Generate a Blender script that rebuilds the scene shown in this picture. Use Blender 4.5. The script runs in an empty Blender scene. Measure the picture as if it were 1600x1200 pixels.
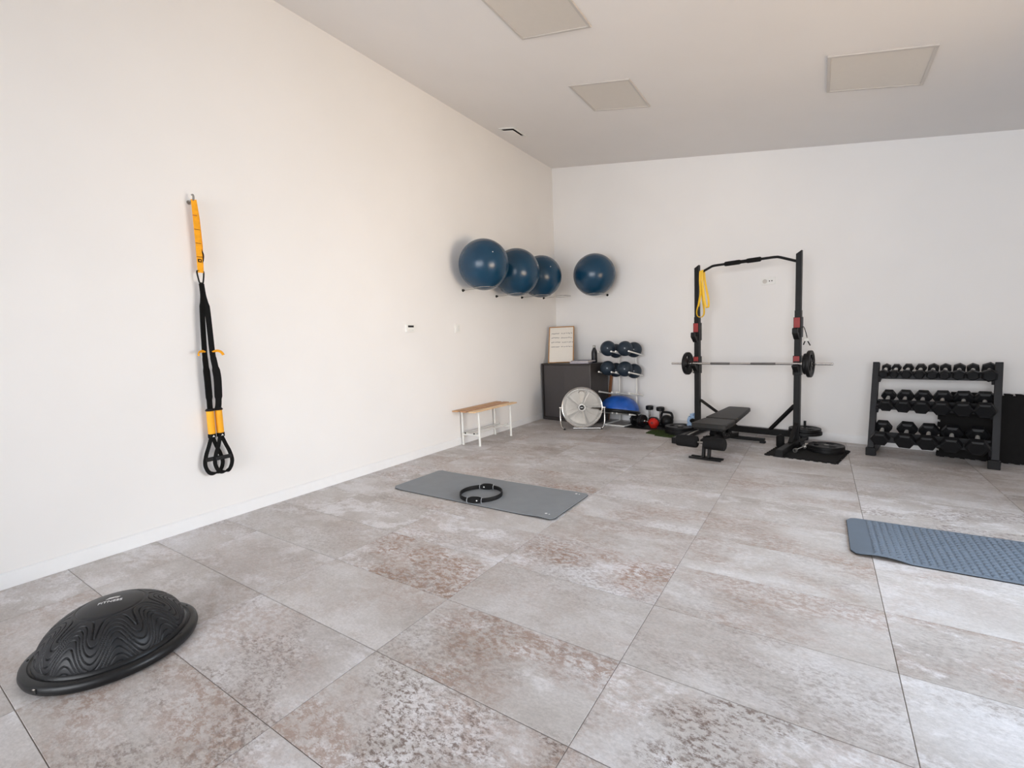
import bpy, bmesh, math, random
from mathutils import Matrix, Vector, Quaternion
random.seed(7)
scene = bpy.context.scene
COL = scene.collection
PI = math.pi

# ------------------------------------------------------------------ camera
CAM_POS = Vector((3.337, -0.744, 1.270))
R_RIGHT = Vector((0.8338, 0.5508, -0.0389))
R_DOWN = Vector((0.0167, -0.0956, -0.9953))
R_FWD = Vector((-0.5519, 0.8292, -0.0889))
cam_data = bpy.data.cameras.new('camera')
cam = bpy.data.objects.new('camera', cam_data)
COL.objects.link(cam)
rx = R_RIGHT.normalized(); rz = (-R_FWD).normalized(); ry = rz.cross(rx).normalized(); rx = ry.cross(rz)
mw = Matrix((rx, ry, rz)).transposed().to_4x4(); mw.translation = CAM_POS
cam.matrix_world = mw
cam_data.sensor_fit = 'HORIZONTAL'; cam_data.sensor_width = 36.0
cam_data.lens = 724.53 / 1600.0 * 36.0
cam_data.clip_start = 0.02; cam_data.clip_end = 200
scene.camera = cam

# ------------------------------------------------------------------ world, daylight, exposure
world = bpy.data.worlds.new('sky'); scene.world = world; world.use_nodes = True
wn = world.node_tree.nodes; wl = world.node_tree.links
bg = wn['Background']
sky = wn.new('ShaderNodeTexSky'); sky.sky_type = 'HOSEK_WILKIE'; sky.turbidity = 3.0
sky.sun_direction = Vector((-0.35, -0.2, 0.9)).normalized()
wl.new(sky.outputs[0], bg.inputs[0]); bg.inputs[1].default_value = 0.6

def area(name, loc, direction, sx, sy, energy, color, spread=180):
    l = bpy.data.lights.new(name, 'AREA'); l.shape = 'RECTANGLE'; l.size = sx; l.size_y = sy
    l.energy = energy; l.color = color; l.spread = math.radians(spread)
    o = bpy.data.objects.new(name, l); COL.objects.link(o)
    o.location = loc
    o.rotation_euler = Vector(direction).to_track_quat('-Z', 'Y').to_euler()
    return o
# daylight coming in at the glazed doors of the right wall (sky from above, sunlit paving from below)
area('daylight_sky', (5.95, 2.0, 1.25), (-1, -0.10, -0.38), 2.3, 1.9, 52, (0.58, 0.78, 1.0), 100)
area('daylight_ground', (5.95, 2.0, 1.0), (-1, 0.14, 0.24), 2.3, 1.6, 50, (1.0, 0.73, 0.44), 100)
# daylight at the window of the front wall, behind the photographer
area('daylight_front', (2.55, -3.90, 1.55), (-0.09, 1, -0.03), 5.2, 2.8, 114, (0.92, 0.94, 0.98), 96)
scene.view_settings.view_transform = 'Standard'
scene.view_settings.look = 'None'
scene.view_settings.gamma = 1.0
scene.view_settings.use_curve_mapping = False
scene.view_settings.exposure = 0.06

# ------------------------------------------------------------------ helpers
def srgb(r, g, b):
    def c(v):
        v /= 255.0
        return v / 12.92 if v <= 0.04045 else ((v + 0.055) / 1.055) ** 2.4
    return (c(r), c(g), c(b), 1.0)

def mat(name, col, rough=0.5, metal=0.0, var=0.06, scale=20.0, bump=0.0, bscale=120.0, coat=0.0, spec=0.5, sheen=0.0):
    m = bpy.data.materials.new(name); m.use_nodes = True
    nt = m.node_tree; N = nt.nodes; L = nt.links
    b = N['Principled BSDF']
    b.inputs['Roughness'].default_value = rough
    b.inputs['Metallic'].default_value = metal
    b.inputs['Specular IOR Level'].default_value = spec
    b.inputs['Coat Weight'].default_value = coat
    b.inputs['Sheen Weight'].default_value = sheen
    tc = N.new('ShaderNodeTexCoord')
    no = N.new('ShaderNodeTexNoise'); no.inputs['Scale'].default_value = scale; no.inputs['Detail'].default_value = 4
    L.new(tc.outputs['Object'], no.inputs['Vector'])
    rp = N.new('ShaderNodeValToRGB')
    c = srgb(*col)
    rp.color_ramp.elements[0].position = 0.3; rp.color_ramp.elements[1].position = 0.7
    rp.color_ramp.elements[0].color = tuple(max(0, x * (1 - var)) for x in c[:3]) + (1,)
    rp.color_ramp.elements[1].color = tuple(min(1, x * (1 + var)) for x in c[:3]) + (1,)
    L.new(no.outputs['Fac'], rp.inputs['Fac']); L.new(rp.outputs['Color'], b.inputs['Base Color'])
    if bump > 0:
        n2 = N.new('ShaderNodeTexNoise'); n2.inputs['Scale'].default_value = bscale; n2.inputs['Detail'].default_value = 3
        L.new(tc.outputs['Object'], n2.inputs['Vector'])
        bp = N.new('ShaderNodeBump'); bp.inputs['Strength'].default_value = bump; bp.inputs['Distance'].default_value = 0.002
        L.new(n2.outputs['Fac'], bp.inputs['Height']); L.new(bp.outputs['Normal'], b.inputs['Normal'])
    return m

class MB:
    def __init__(self): self.v = []; self.f = []
    def add(self, vs, fs, M=None):
        o = len(self.v)
        for p in vs:
            p = Vector(p)
            self.v.append(M @ p if M is not None else p)
        for f in fs: self.f.append([i + o for i in f])
        return self
    def box(self, c, s, M=None):
        x, y, z = c; a, b, d = s[0] / 2, s[1] / 2, s[2] / 2
        vs = [(x-a,y-b,z-d),(x+a,y-b,z-d),(x+a,y+b,z-d),(x-a,y+b,z-d),(x-a,y-b,z+d),(x+a,y-b,z+d),(x+a,y+b,z+d),(x-a,y+b,z+d)]
        return self.add(vs, [(0,3,2,1),(4,5,6,7),(0,1,5,4),(1,2,6,5),(2,3,7,6),(3,0,4,7)], M)
    def beam(self, p0, p1, w, h, up=(0, 0, 1), M=None):
        p0 = Vector(p0); p1 = Vector(p1); t = (p1 - p0).normalized(); up = Vector(up)
        s = t.cross(up)
        if s.length < 1e-4: s = t.cross(Vector((1, 0, 0)))
        s.normalize(); n = s.cross(t)
        vs = []
        for p in (p0, p1):
            for a, b in ((-1,-1),(1,-1),(1,1),(-1,1)):
                vs.append(p + s * (a * w / 2) + n * (b * h / 2))
        return self.add(vs, [(3,2,1,0),(4,5,6,7),(0,1,5,4),(1,2,6,5),(2,3,7,6),(3,0,4,7)], M)
    def tube(self, path, r, seg=10, closed=False, M=None, caps=True):
        P = [Vector(p) for p in path]; n = len(P)
        rr = r if isinstance(r, (list, tuple)) else [r] * n
        T = []
        for i in range(n):
            a = P[(i - 1) % n] if (closed or i > 0) else P[i]
            b = P[(i + 1) % n] if (closed or i < n - 1) else P[i]
            T.append((b - a).normalized())
        u = T[0].orthogonal().normalized(); rings = []
        for i in range(n):
            if i > 0:
                q = T[i-1].rotation_difference(T[i]); u = q @ u
            u = (u - T[i] * u.dot(T[i])).normalized(); w = T[i].cross(u)
            rings.append([P[i] + (u * math.cos(2*PI*k/seg) + w * math.sin(2*PI*k/seg)) * rr[i] for k in range(seg)])
        vs = [p for ring in rings for p in ring]; fs = []
        for i in range(n if closed else n - 1):
            j = (i + 1) % n
            sh = 0
            if closed and j == 0:
                d0 = [(rings[i][0] - rings[0][k]).length for k in range(seg)]; sh = d0.index(min(d0))
            for k in range(seg):
                fs.append((i*seg+k, i*seg+(k+1) % seg, j*seg+(k+1+sh) % seg, j*seg+(k+sh) % seg))
        if not closed and caps:
            fs.append(tuple(range(seg-1, -1, -1))); fs.append(tuple((n-1)*seg+k for k in range(seg)))
        return self.add(vs, fs, M)
    def cyl(self, p0, p1, r0, r1=None, seg=20, M=None):
        return self.tube([p0, p1], [r0, r0 if r1 is None else r1], seg, M=M)
    def lathe(self, prof, seg=32, M=None, phase=0.0):
        vs = []; idx = []; fs = []
        for r, z in prof:
            if r < 1e-6:
                idx.append([len(vs)]); vs.append((0, 0, z))
            else:
                idx.append(list(range(len(vs), len(vs) + seg)))
                for k in range(seg):
                    a = 2*PI*k/seg + phase
                    vs.append((r*math.cos(a), r*math.sin(a), z))
        for a, b in zip(idx[:-1], idx[1:]):
            for k in range(seg):
                k2 = (k + 1) % seg
                if len(a) == 1 and len(b) == 1: continue
                if len(a) == 1: fs.append((a[0], b[k2], b[k]))
                elif len(b) == 1: fs.append((a[k], a[k2], b[0]))
                else: fs.append((a[k], a[k2], b[k2], b[k]))
        return self.add(vs, fs, M)
    def sphere(self, c, r, seg=24, rings=14, M=None):
        T = Matrix.Translation(Vector(c))
        prof = [(r * math.sin(PI*i/rings) if 0 < i < rings else 0.0, -r * math.cos(PI*i/rings)) for i in range(rings + 1)]
        return self.lathe(prof, seg, (M @ T) if M is not None else T)
    def prism(self, poly, z0, z1, M=None):
        n = len(poly)
        vs = [(x, y, z0) for x, y in poly] + [(x, y, z1) for x, y in poly]
        fs = [tuple(range(n-1, -1, -1)), tuple(range(n, 2*n))]
        for i in range(n):
            j = (i + 1) % n; fs.append((i, j, n + j, n + i))
        return self.add(vs, fs, M)
    def strip(self, path, wdir, width, thick, M=None):
        # flat band following path; wdir: width direction (vector or list)
        P = [Vector(p) for p in path]; n = len(P); vs = []
        for i in range(n):
            t = (P[min(i+1, n-1)] - P[max(i-1, 0)]).normalized()
            wd = Vector(wdir[i] if isinstance(wdir, list) else wdir)
            wd = (wd - t * wd.dot(t)).normalized(); nn = t.cross(wd)
            wi = width[i] if isinstance(width, (list, tuple)) else width
            for a, b in ((-1,-1),(1,-1),(1,1),(-1,1)):
                vs.append(P[i] + wd * (a*wi/2) + nn * (b*thick/2))
        fs = [(3,2,1,0), tuple(4*(n-1)+k for k in range(4))]
        for i in range(n-1):
            for k in range(4):
                fs.append((4*i+k, 4*i+(k+1) % 4, 4*i+4+(k+1) % 4, 4*i+4+k))
        return self.add(vs, fs, M)
    def mesh(self, name, smooth=35):
        me = bpy.data.meshes.new(name)
        me.from_pydata([tuple(p) for p in self.v], [], self.f)
        bm = bmesh.new(); bm.from_mesh(me); bmesh.ops.recalc_face_normals(bm, faces=bm.faces[:]); bm.to_mesh(me); bm.free()
        if smooth:
            for p in me.polygons: p.use_smooth = True
            if smooth < 180: me.set_sharp_from_angle(angle=math.radians(smooth))
        me.update()
        return me
    def build(self, name, m, parent=None, smooth=35, bevel=0.0, bseg=2):
        me = self.mesh(name, smooth)
        me.materials.append(m)
        o = bpy.data.objects.new(name, me); COL.objects.link(o)
        if parent is not None: o.parent = parent
        if bevel > 0:
            bv = o.modifiers.new('bevel', 'BEVEL'); bv.width = bevel; bv.segments = bseg; bv.limit_method = 'ANGLE'; bv.angle_limit = math.radians(40)
        return o

def tag(o, label=None, cat=None, group=None, kind=None):
    if label: o['label'] = label
    if cat: o['category'] = cat
    if group: o['group'] = group
    if kind: o['kind'] = kind
    return o
def thing(name, label, cat, M=None, group=None):
    o = bpy.data.objects.new(name, None); COL.objects.link(o)
    o.empty_display_size = 0.1
    if M is not None: o.matrix_world = M
    return tag(o, label, cat, group)
def copy_part(src, parent):
    c = src.copy(); COL.objects.link(c); c.parent = parent
    for ch in src.children: copy_part(ch, c)
    return c
def at(x, y, z=0, rz=0): return Matrix.Translation((x, y, z)) @ Matrix.Rotation(rz, 4, 'Z')
def smoothpath(pts, k=6, closed=False):
    P = [Vector(p) for p in pts]; n = len(P); out = []
    for i in range(n if closed else n - 1):
        p0 = P[(i-1) % n] if (closed or i > 0) else P[i]; p1 = P[i]; p2 = P[(i+1) % n]
        p3 = P[(i+2) % n] if (closed or i + 2 < n) else P[(i+1) % n]
        for j in range(k):
            t = j / k
            out.append(0.5*((2*p1)+(p2-p0)*t+(2*p0-5*p1+4*p2-p3)*t*t+(3*p1-p0-3*p2+p3)*t**3))
    if not closed: out.append(P[-1])
    return out
def rounded(w, h, r, n=5):
    out = []
    for cx, cy, a0 in ((w/2-r, h/2-r, 0), (-w/2+r, h/2-r, PI/2), (-w/2+r, -h/2+r, PI), (w/2-r, -h/2+r, 1.5*PI)):
        for i in range(n + 1):
            a = a0 + PI/2*i/n; out.append((cx + r*math.cos(a), cy + r*math.sin(a)))
    return out

# back wall frame: u runs along the wall from the corner, d is the distance into the room
TH = math.atan(-0.1996)
ORG = Vector((-0.468, 6.433, 0)); UD = Vector((math.cos(TH), math.sin(TH), 0)); DD = Vector((math.sin(TH), -math.cos(TH), 0))
def W(u, d, z=0.0): return ORG + UD*u + DD*d + Vector((0, 0, z))
def atw(u, d, z=0.0, rz=0.0): return Matrix.Translation(W(u, d, z)) @ Matrix.Rotation(TH + rz, 4, 'Z')
XW = -0.468
def ceil_z(x): return 4.156 - 0.2235*(x - XW)

# ------------------------------------------------------------------ materials
def wall_material(name, c):
    m = mat(name, c, rough=0.85, var=0.015, scale=1.3, bump=0.06, bscale=260, spec=0.25)
    return m
M_WALL = wall_material('painted_plaster', (238, 236, 234))
M_CEIL = wall_material('ceiling_paint', (233, 230, 228))
M_BASE = mat('baseboard_paint', (240, 240, 240), 0.45, var=0.01)
M_GROUT = mat('grout', (138, 130, 124), 0.9, var=0.1, bump=0.2)
M_BLACK = mat('black_steel', (15, 15, 16), 0.45, var=0.15, spec=0.3)
M_RUBBER = mat('black_rubber', (14, 14, 16), 0.55, var=0.15, bump=0.1, spec=0.3)
M_IRON = mat('black_cast_iron', (14, 14, 16), 0.5, var=0.2, bump=0.15, spec=0.3)
M_PAD = mat('black_vinyl', (38, 37, 36), 0.5, spec=0.3, var=0.08, bump=0.15, bscale=300)
M_FOAM = mat('black_foam_sleeve', (18, 18, 19), 0.8, spec=0.25, var=0.1, bump=0.2, bscale=300)
M_CHROME = mat('chrome', (205, 203, 200), 0.22, 1.0, var=0.03)
M_STEEL = mat('brushed_steel', (168, 165, 160), 0.38, 1.0, var=0.06)
M_WHITE = mat('white_powder_coat', (226, 226, 222), 0.4, var=0.02)
M_PLASTIC = mat('white_plastic', (236, 235, 231), 0.4, var=0.01)
M_RED = mat('red_plastic', (150, 46, 46), 0.45, var=0.06)
M_YELLOW = mat('yellow_webbing', (243, 166, 18), 0.75, var=0.08, scale=60, bump=0.25, bscale=500)
M_BAND = mat('yellow_latex', (236, 190, 40), 0.5, var=0.06)
M_WEB = mat('black_webbing', (14, 14, 14), 0.8, spec=0.2, var=0.15, scale=60, bump=0.25, bscale=500)
M_MATG = mat('grey_foam', (134, 138, 142), 0.75, var=0.04, scale=8, bump=0.12, bscale=400)
M_MATB = mat('blue_grey_foam', (104, 117, 132), 0.6, var=0.04, scale=8, bump=0.12, bscale=400)
M_DARK = mat('dark_gap', (38, 36, 35), 0.8)
M_PRINT = mat('white_print', (225, 225, 225), 0.6)

# ------------------------------------------------------------------ structure
def slab(name, pts, z0, z1, m):
    b = MB(); b.prism(pts, z0, z1); return tag(b.build(name, m, smooth=0), kind='structure')
YF = -4.0; XR = 5.65; TK = 0.15
slab('wall_left', [(XW-TK, YF-TK), (XW, YF-TK), (XW, ORG.y), (XW-TK, ORG.y+TK)], -0.05, 4.30, M_WALL)
cornR = (XR - ORG.x) / UD.x
pb0 = W(0, 0); pb1 = W(cornR, 0); pb2 = W(cornR, -TK); pb3 = W(-0.14, -TK)
slab('wall_back', [(pb0.x, pb0.y), (pb3.x, pb3.y), (pb2.x, pb2.y), (pb1.x, pb1.y)], -0.05, 4.30, M_WALL)
# ceiling: a slab that falls from the left wall to the right wall
b = MB(); vs = []
for dz in (0, 0.2):
    for x, y in ((XW-TK, YF-TK), (XR+TK, YF-TK), (XR+TK, 7.2), (XW-TK, 7.2)):
        vs.append((x, y, ceil_z(x) + dz))
b.add(vs, [(3,2,1,0),(4,5,6,7),(0,1,5,4),(1,2,6,5),(2,3,7,6),(3,0,4,7)])
tag(b.build('ceiling', M_CEIL, smooth=0), kind='structure')
# right wall with the opening of the glazed doors, front wall with a window
def wall_with_hole(name, axis, pos, a0, a1, h0, h1, zb, zt, top, TK=0.15):
    b = MB()
    def bb(c0, c1, z0, z1):
        if axis == 'x': b.box((pos + TK/2, (c0+c1)/2, (z0+z1)/2), (TK, c1-c0, z1-z0))
        else: b.box(((c0+c1)/2, pos - TK/2, (z0+z1)/2), (c1-c0, TK, z1-z0))
    bb(a0, h0, -0.05, top); bb(h1, a1, -0.05, top); bb(h0, h1, zt, top)
    if zb > 0: bb(h0, h1, -0.05, zb)
    return tag(b.build(name, M_WALL, smooth=0), kind='structure')
wall_with_hole('wall_right', 'x', XR, YF-TK, 5.3, 0.75, 3.25, 0.0, 2.3, 4.3, 0.4)
wall_with_hole('wall_front', 'y', YF, XW-TK, XR+TK, -0.1, 5.2, 0.1, 3.0, 4.3)
M_GLASS = bpy.data.materials.new('window_glass'); M_GLASS.use_nodes = True
gb = M_GLASS.node_tree.nodes['Principled BSDF']; gb.inputs['Transmission Weight'].default_value = 1.0; gb.inputs['Roughness'].default_value = 0.02; gb.inputs['IOR'].default_value = 1.1
M_ALU = mat('grey_aluminium', (70, 72, 74), 0.45, 0.3)
def glazing(name, axis, pos, h0, h1, zb, zt, n):
    b = MB(); g = MB(); w = (h1 - h0) / n
    def bb(t, c0, c1, z0, z1, th):
        if axis == 'x': t.box((pos + 0.09, (c0+c1)/2, (z0+z1)/2), (th, c1-c0, z1-z0))
        else: t.box(((c0+c1)/2, pos - 0.09, (z0+z1)/2), (c1-c0, th, z1-z0))
    bb(b, h0, h1, zb, zb+0.06, 0.06); bb(b, h0, h1, zt-0.06, zt, 0.06)
    o = None
    for i in range(n + 1):
        c = h0 + w*i; bb(b, max(h0, c-0.035), min(h1, c+0.035), zb, zt, 0.06)
    o = tag(b.build(name, M_ALU, smooth=0), kind='structure')
    for i in range(n):
        g = MB(); bb(g, h0+w*i+0.03, h0+w*(i+1)-0.03, zb+0.05, zt-0.05, 0.008)
        g.build('pane', M_GLASS, o, smooth=0)
glazing('window_1', 'x', XR+0.27, 0.75, 3.25, 0.0, 2.3, 3)
glazing('window_2', 'y', YF, -0.1, 5.2, 0.1, 3.0, 5)
b = MB(); b.box((6, 1, -0.12), (60, 60, 0.1)); tag(b.build('ground', mat('outdoor_paving', (190, 178, 160), 0.9, bump=0.2), smooth=0), kind='structure')

# baseboards
b = MB(); b.prism([(XW, YF), (XW+0.012, YF), (XW+0.012, ORG.y-0.012), (XW, ORG.y)], 0, 0.088); b.prism([(XW, YF), (XW+0.008, YF), (XW+0.008, ORG.y-0.012), (XW, ORG.y)], 0.088, 0.093)
tag(b.build('baseboard_left', M_BASE, smooth=0, bevel=0.002), kind='structure')
b = MB(); b.box((cornR/2+0.01, -0.006, 0.044), (cornR-0.03, 0.012, 0.088), atw(0, 0)); b.box((cornR/2+0.01, -0.004, 0.0905), (cornR-0.03, 0.008, 0.005), atw(0, 0))
tag(b.build('baseboard_back', M_BASE, smooth=0, bevel=0.002), kind='structure')

# floor: grout bed and single stone-look porcelain tiles
def tile_material():
    m = bpy.data.materials.new('stone_look_porcelain'); m.use_nodes = True
    nt = m.node_tree; N = nt.nodes; L = nt.links; b = N['Principled BSDF']
    tc = N.new('ShaderNodeTexCoord'); oi = N.new('ShaderNodeObjectInfo')
    ml = N.new('ShaderNodeMath'); ml.operation = 'MULTIPLY'; ml.inputs[1].default_value = 53.0; L.new(oi.outputs['Random'], ml.inputs[0])
    cb = N.new('ShaderNodeCombineXYZ'); L.new(ml.outputs[0], cb.inputs[0]); L.new(ml.outputs[0], cb.inputs[2])
    ad = N.new('ShaderNodeVectorMath'); ad.operation = 'ADD'; L.new(tc.outputs['Object'], ad.inputs[0]); L.new(cb.outputs[0], ad.inputs[1])
    mp = N.new('ShaderNodeMapping'); mp.inputs['Scale'].default_value = (0.75, 1.15, 1.0); L.new(ad.outputs[0], mp.inputs['Vector'])
    def noise(s, d, ro=0.6, dist=0.0, src=mp):
        n = N.new('ShaderNodeTexNoise'); n.inputs['Scale'].default_value = s; n.inputs['Detail'].default_value = d
        n.inputs['Roughness'].default_value = ro; n.inputs['Distortion'].default_value = dist
        L.new(src.outputs[0], n.inputs['Vector']); return n.outputs['Fac']
    def ramp(fac, stops):
        r = N.new('ShaderNodeValToRGB'); e = r.color_ramp.elements
        while len(e) < len(stops): e.new(0.5)
        for q, (p, c) in zip(e, stops): q.position = p; q.color = c if len(c) == 4 else (c[0], c[0], c[0], 1)
        L.new(fac, r.inputs['Fac']); return r.outputs['Color']
    def mix(fac, a, c, mode='MIX'):
        x = N.new('ShaderNodeMix'); x.data_type = 'RGBA'; x.blend_type = mode
        if isinstance(fac, float): x.inputs['Factor'].default_value = fac
        else: L.new(fac, x.inputs['Factor'])
        for k, s in ((6, a), (7, c)):
            if isinstance(s, tuple): x.inputs[k].default_value = s
            else: L.new(s, x.inputs[k])
        return x.outputs[2]
    def mul(a, c):
        x = N.new('ShaderNodeMath'); x.operation = 'MULTIPLY'
        for k, s in ((0, a), (1, c)):
            if isinstance(s, float): x.inputs[k].default_value = s
            else: L.new(s, x.inputs[k])
        return x.outputs[0]
    sep = N.new('ShaderNodeSeparateColor'); L.new(oi.outputs['Color'], sep.inputs[0])   # per tile: rust, pitting, pale wear
    base = ramp(noise(2.2, 6, 0.62), [(0.30, srgb(177, 171, 167)), (0.5, srgb(198, 194, 192)), (0.72, srgb(215, 214, 216))])
    pale = ramp(noise(3.4, 12, 0.76, 0.15), [(0.50, (0.0,)), (0.57, (1.0,))])
    c1 = mix(mul(pale, sep.outputs[2]), base, srgb(228, 227, 230))
    big = ramp(noise(2.3, 3, 0.5), [(0.44, (0.0,)), (0.60, (1.0,))])
    fine = ramp(noise(34.0, 10, 0.80, 0.1), [(0.45, (0.0,)), (0.545, (1.0,))])
    soft = ramp(noise(6.0, 6, 0.7), [(0.40, (0.0,)), (0.70, (0.55,))])
    mx = N.new('ShaderNodeMath'); mx.operation = 'MAXIMUM'; L.new(fine, mx.inputs[0]); L.new(soft, mx.inputs[1])
    c2 = mix(mul(mul(big, mx.outputs[0]), sep.outputs[0]), c1, srgb(158, 131, 115))
    pit_zone = ramp(noise(2.8, 4, 0.55, 0.2), [(0.45, (0.0,)), (0.58, (1.0,))])
    pit = ramp(noise(52.0, 10, 0.78, 0.1), [(0.485, (0.0,)), (0.57, (1.0,))])
    c3 = mix(mul(mul(pit_zone, pit), sep.outputs[1]), c2, srgb(126, 111, 104))
    speck = ramp(noise(80.0, 6, 0.78), [(0.33, (0.82,)), (0.66, (1.08,))])
    c4 = mix(1.0, c3, speck, 'MULTIPLY')
    tone = ramp(oi.outputs['Random'], [(0.0, (0.93, 0.915, 0.90, 1)), (0.5, (0.985, 0.975, 0.965, 1)), (1.0, (1.04, 1.04, 1.05, 1))])
    c5 = mix(1.0, c4, tone, 'MULTIPLY')
    b.inputs['Specular IOR Level'].default_value = 0.22
    L.new(c5, b.inputs['Base Color'])
    rr = ramp(noise(9.0, 5), [(0.3, (0.34,)), (0.7, (0.52,))]); L.new(rr, b.inputs['Roughness'])
    bp = N.new('ShaderNodeBump'); bp.inputs['Strength'].default_value = 0.25; bp.inputs['Distance'].default_value = 0.0015
    L.new(noise(40.0, 6, 0.65), bp.inputs['Height']); L.new(bp.outputs['Normal'], b.inputs['Normal'])
    return m
M_TILE = tile_material()
X1 = XR; pA = W(cornR, 0)
fl = slab('floor', [(XW, YF), (XR, YF), (XR, pA.y), (XW, ORG.y)], -0.05, -0.003, M_GROUT)
def clip(poly, nx, ny, c):
    out = []
    for i in range(len(poly)):
        a = poly[i]; q = poly[(i+1) % len(poly)]
        da = nx*a[0]+ny*a[1]-c; dq = nx*q[0]+ny*q[1]-c
        if da <= 0: out.append(a)
        if (da < 0 < dq) or (dq < 0 < da):
            t = da/(da-dq); out.append((a[0]+(q[0]-a[0])*t, a[1]+(q[1]-a[1])*t))
    return out
TX, TY, GAP = 0.9, 0.4525, 0.0014
tile_cache = {}
# how strongly single tiles show rust patches, dark pitting and pale wear
TILE_WEAR = {(2, 1): (0.75, 0.45, 0.7), (2, 0): (0.7, 0.95, 0.85), (3, 1): (0.35, 0.95, 0.9), (3, 2): (0.15, 0.4, 0.4), (3, 3): (0.6, 0.25, 0.4), (3, 4): (0.9, 0.3, 0.4),
             (4, 3): (1.0, 0.3, 0.95), (4, 2): (0.1, 0.55, 0.6), (2, 3): (0.95, 0.5, 0.7), (1, 2): (0.95, 0.6, 0.7), (1, 1): (0.4, 0.15, 0.3), (1, 0): (0.45, 0.7, 0.4), (2, 2): (0.4, 0.25, 0.3),
             (0, 0): (0.3, 0.3, 0.4), (0, 1): (0.2, 0.25, 0.5), (2, 5): (0.6, 0.3, 0.4), (1, 6): (0.9, 0.4, 0.4), (4, 6): (0.1, 0.9, 0.8), (4, 7): (0.1, 0.8, 0.9), (4, 4): (0.2, 0.3, 0.5), (3, 0): (0.5, 0.5, 0.6), (1, -1): (0.7, 0.7, 0.4), (2, -1): (0.6, 0.7, 0.6)}
wear_rnd = random.Random(21)
for i in range(-1, 7):
    for j in range(-9, 15):
        x0, x1, y0, y1 = i*TX+GAP, (i+1)*TX-GAP, j*TY+GAP, (j+1)*TY-GAP
        poly = [(max(x0, XW), y0), (min(x1, XR), y0), (min(x1, XR), y1), (max(x0, XW), y1)]
        nn = -DD; poly = clip(poly, nn.x, nn.y, nn.dot(ORG))
        poly = clip(poly, 0, -1, -YF)
        if len(poly) < 3: continue
        cx, cy = (i+0.5)*TX, (j+0.5)*TY
        full = len(poly) == 4 and abs((poly[1][0]-poly[0][0]) - (TX-2*GAP)) < 1e-6 and abs((poly[2][1]-poly[1][1]) - (TY-2*GAP)) < 1e-6
        key = 'full' if full else (i, j)
        if key not in tile_cache:
            P = [(p[0]-cx, p[1]-cy) for p in poly]; n = len(P)
            gx = sum(p[0] for p in P)/n; gy = sum(p[1] for p in P)/n; ins = 0.0012
            Q = []
            for p in P:
                dx, dy = p[0]-gx, p[1]-gy
                Q.append((p[0]-math.copysign(min(ins, abs(dx)), dx), p[1]-math.copysign(min(ins, abs(dy)), dy)))
            b = MB()
            vs = [(x, y, -0.012) for x, y in P] + [(x, y, -0.0010) for x, y in P] + [(x, y, 0) for x, y in Q]
            fs = [tuple(range(2*n, 3*n))]
            for k in range(n):
                k2 = (k+1) % n
                fs += [(k, k2, n+k2, n+k), (n+k, n+k2, 2*n+k2, 2*n+k)]
            b.add(vs, fs); me = b.mesh('tile', 0); me.materials.append(M_TILE); tile_cache[key] = me
        o = bpy.data.objects.new('tile', tile_cache[key]); COL.objects.link(o); o.parent = fl; o.location = (cx, cy, 0)
        o.color = TILE_WEAR.get((i, j), (wear_rnd.uniform(0.1, 0.7), wear_rnd.uniform(0.1, 0.6), wear_rnd.uniform(0.3, 0.8))) + (1.0,)

# ------------------------------------------------------------------ ceiling fittings
M_DIFF = mat('opal_diffuser', (214, 208, 200), 0.35, var=0.01)
M_TRIM = mat('white_lamp_trim', (196, 191, 186), 0.4, var=0.01)
CA = math.atan(0.2235)
def on_ceiling(x0, x1, y0, y1):
    cx, cy = (x0+x1)/2, (y0+y1)/2
    return Matrix.Translation((cx, cy, ceil_z(cx))) @ Matrix.Rotation(CA, 4, 'Y'), (x1-x0)/math.cos(CA), y1-y0
for (x0, x1, y0, y1), lab in (((1.24, 1.855, 2.14, 2.765), 'unlit square ceiling light panel cut by the top edge of the picture'),
                              ((1.228, 1.843, 3.638, 4.273), 'small unlit square ceiling light panel nearest the left wall corner'),
                              ((3.352, 3.980, 3.645, 4.266), 'unlit square ceiling light panel above the barbell rack, towards the right')):
    M, w, h = on_ceiling(x0, x1, y0, y1)
    t = thing('ceiling_light', lab, 'ceiling light', M, 'flat panel lights in the sloping ceiling')
    b = MB(); fw = 0.022
    b.box((0, h/2-fw/2, -0.006), (w, fw, 0.012)); b.box((0, -h/2+fw/2, -0.006), (w, fw, 0.012))
    b.box((w/2-fw/2, 0, -0.006), (fw, h-2*fw, 0.012)); b.box((-w/2+fw/2, 0, -0.006), (fw, h-2*fw, 0.012))
    b.build('frame', M_TRIM, t, smooth=0, bevel=0.002)
    b = MB(); b.box((0, 0, -0.004), (w-2*fw, h-2*fw, 0.006)); b.build('diffuser', M_DIFF, t, smooth=0)
M, w, h = on_ceiling(-0.262, -0.025, 4.585, 4.895)
t = thing('ceiling_vent', 'square white air vent with dark slots in the ceiling beside the left wall', 'air vent', M)
b = MB(); fw = 0.02
b.box((0, h/2-fw/2, -0.006), (w, fw, 0.012)); b.box((0, -h/2+fw/2, -0.006), (w, fw, 0.012))
b.box((w/2-fw/2, 0, -0.006), (fw, h-2*fw, 0.012)); b.box((-w/2+fw/2, 0, -0.006), (fw, h-2*fw, 0.012)); b.build('frame', M_WHITE, t, smooth=0)
b = MB(); b.box((0, 0, -0.003), (w-2*fw, h-2*fw, 0.004)); b.build('backing', M_DARK, t, smooth=0)
b = MB(); b.box((0, 0, -0.028), (w-2*fw-0.03, h-2*fw-0.03, 0.008)); b.box((0, 0, -0.014), (0.03, 0.03, 0.022)); b.build('cover_plate', M_CEIL, t, smooth=0, bevel=0.002)

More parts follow.
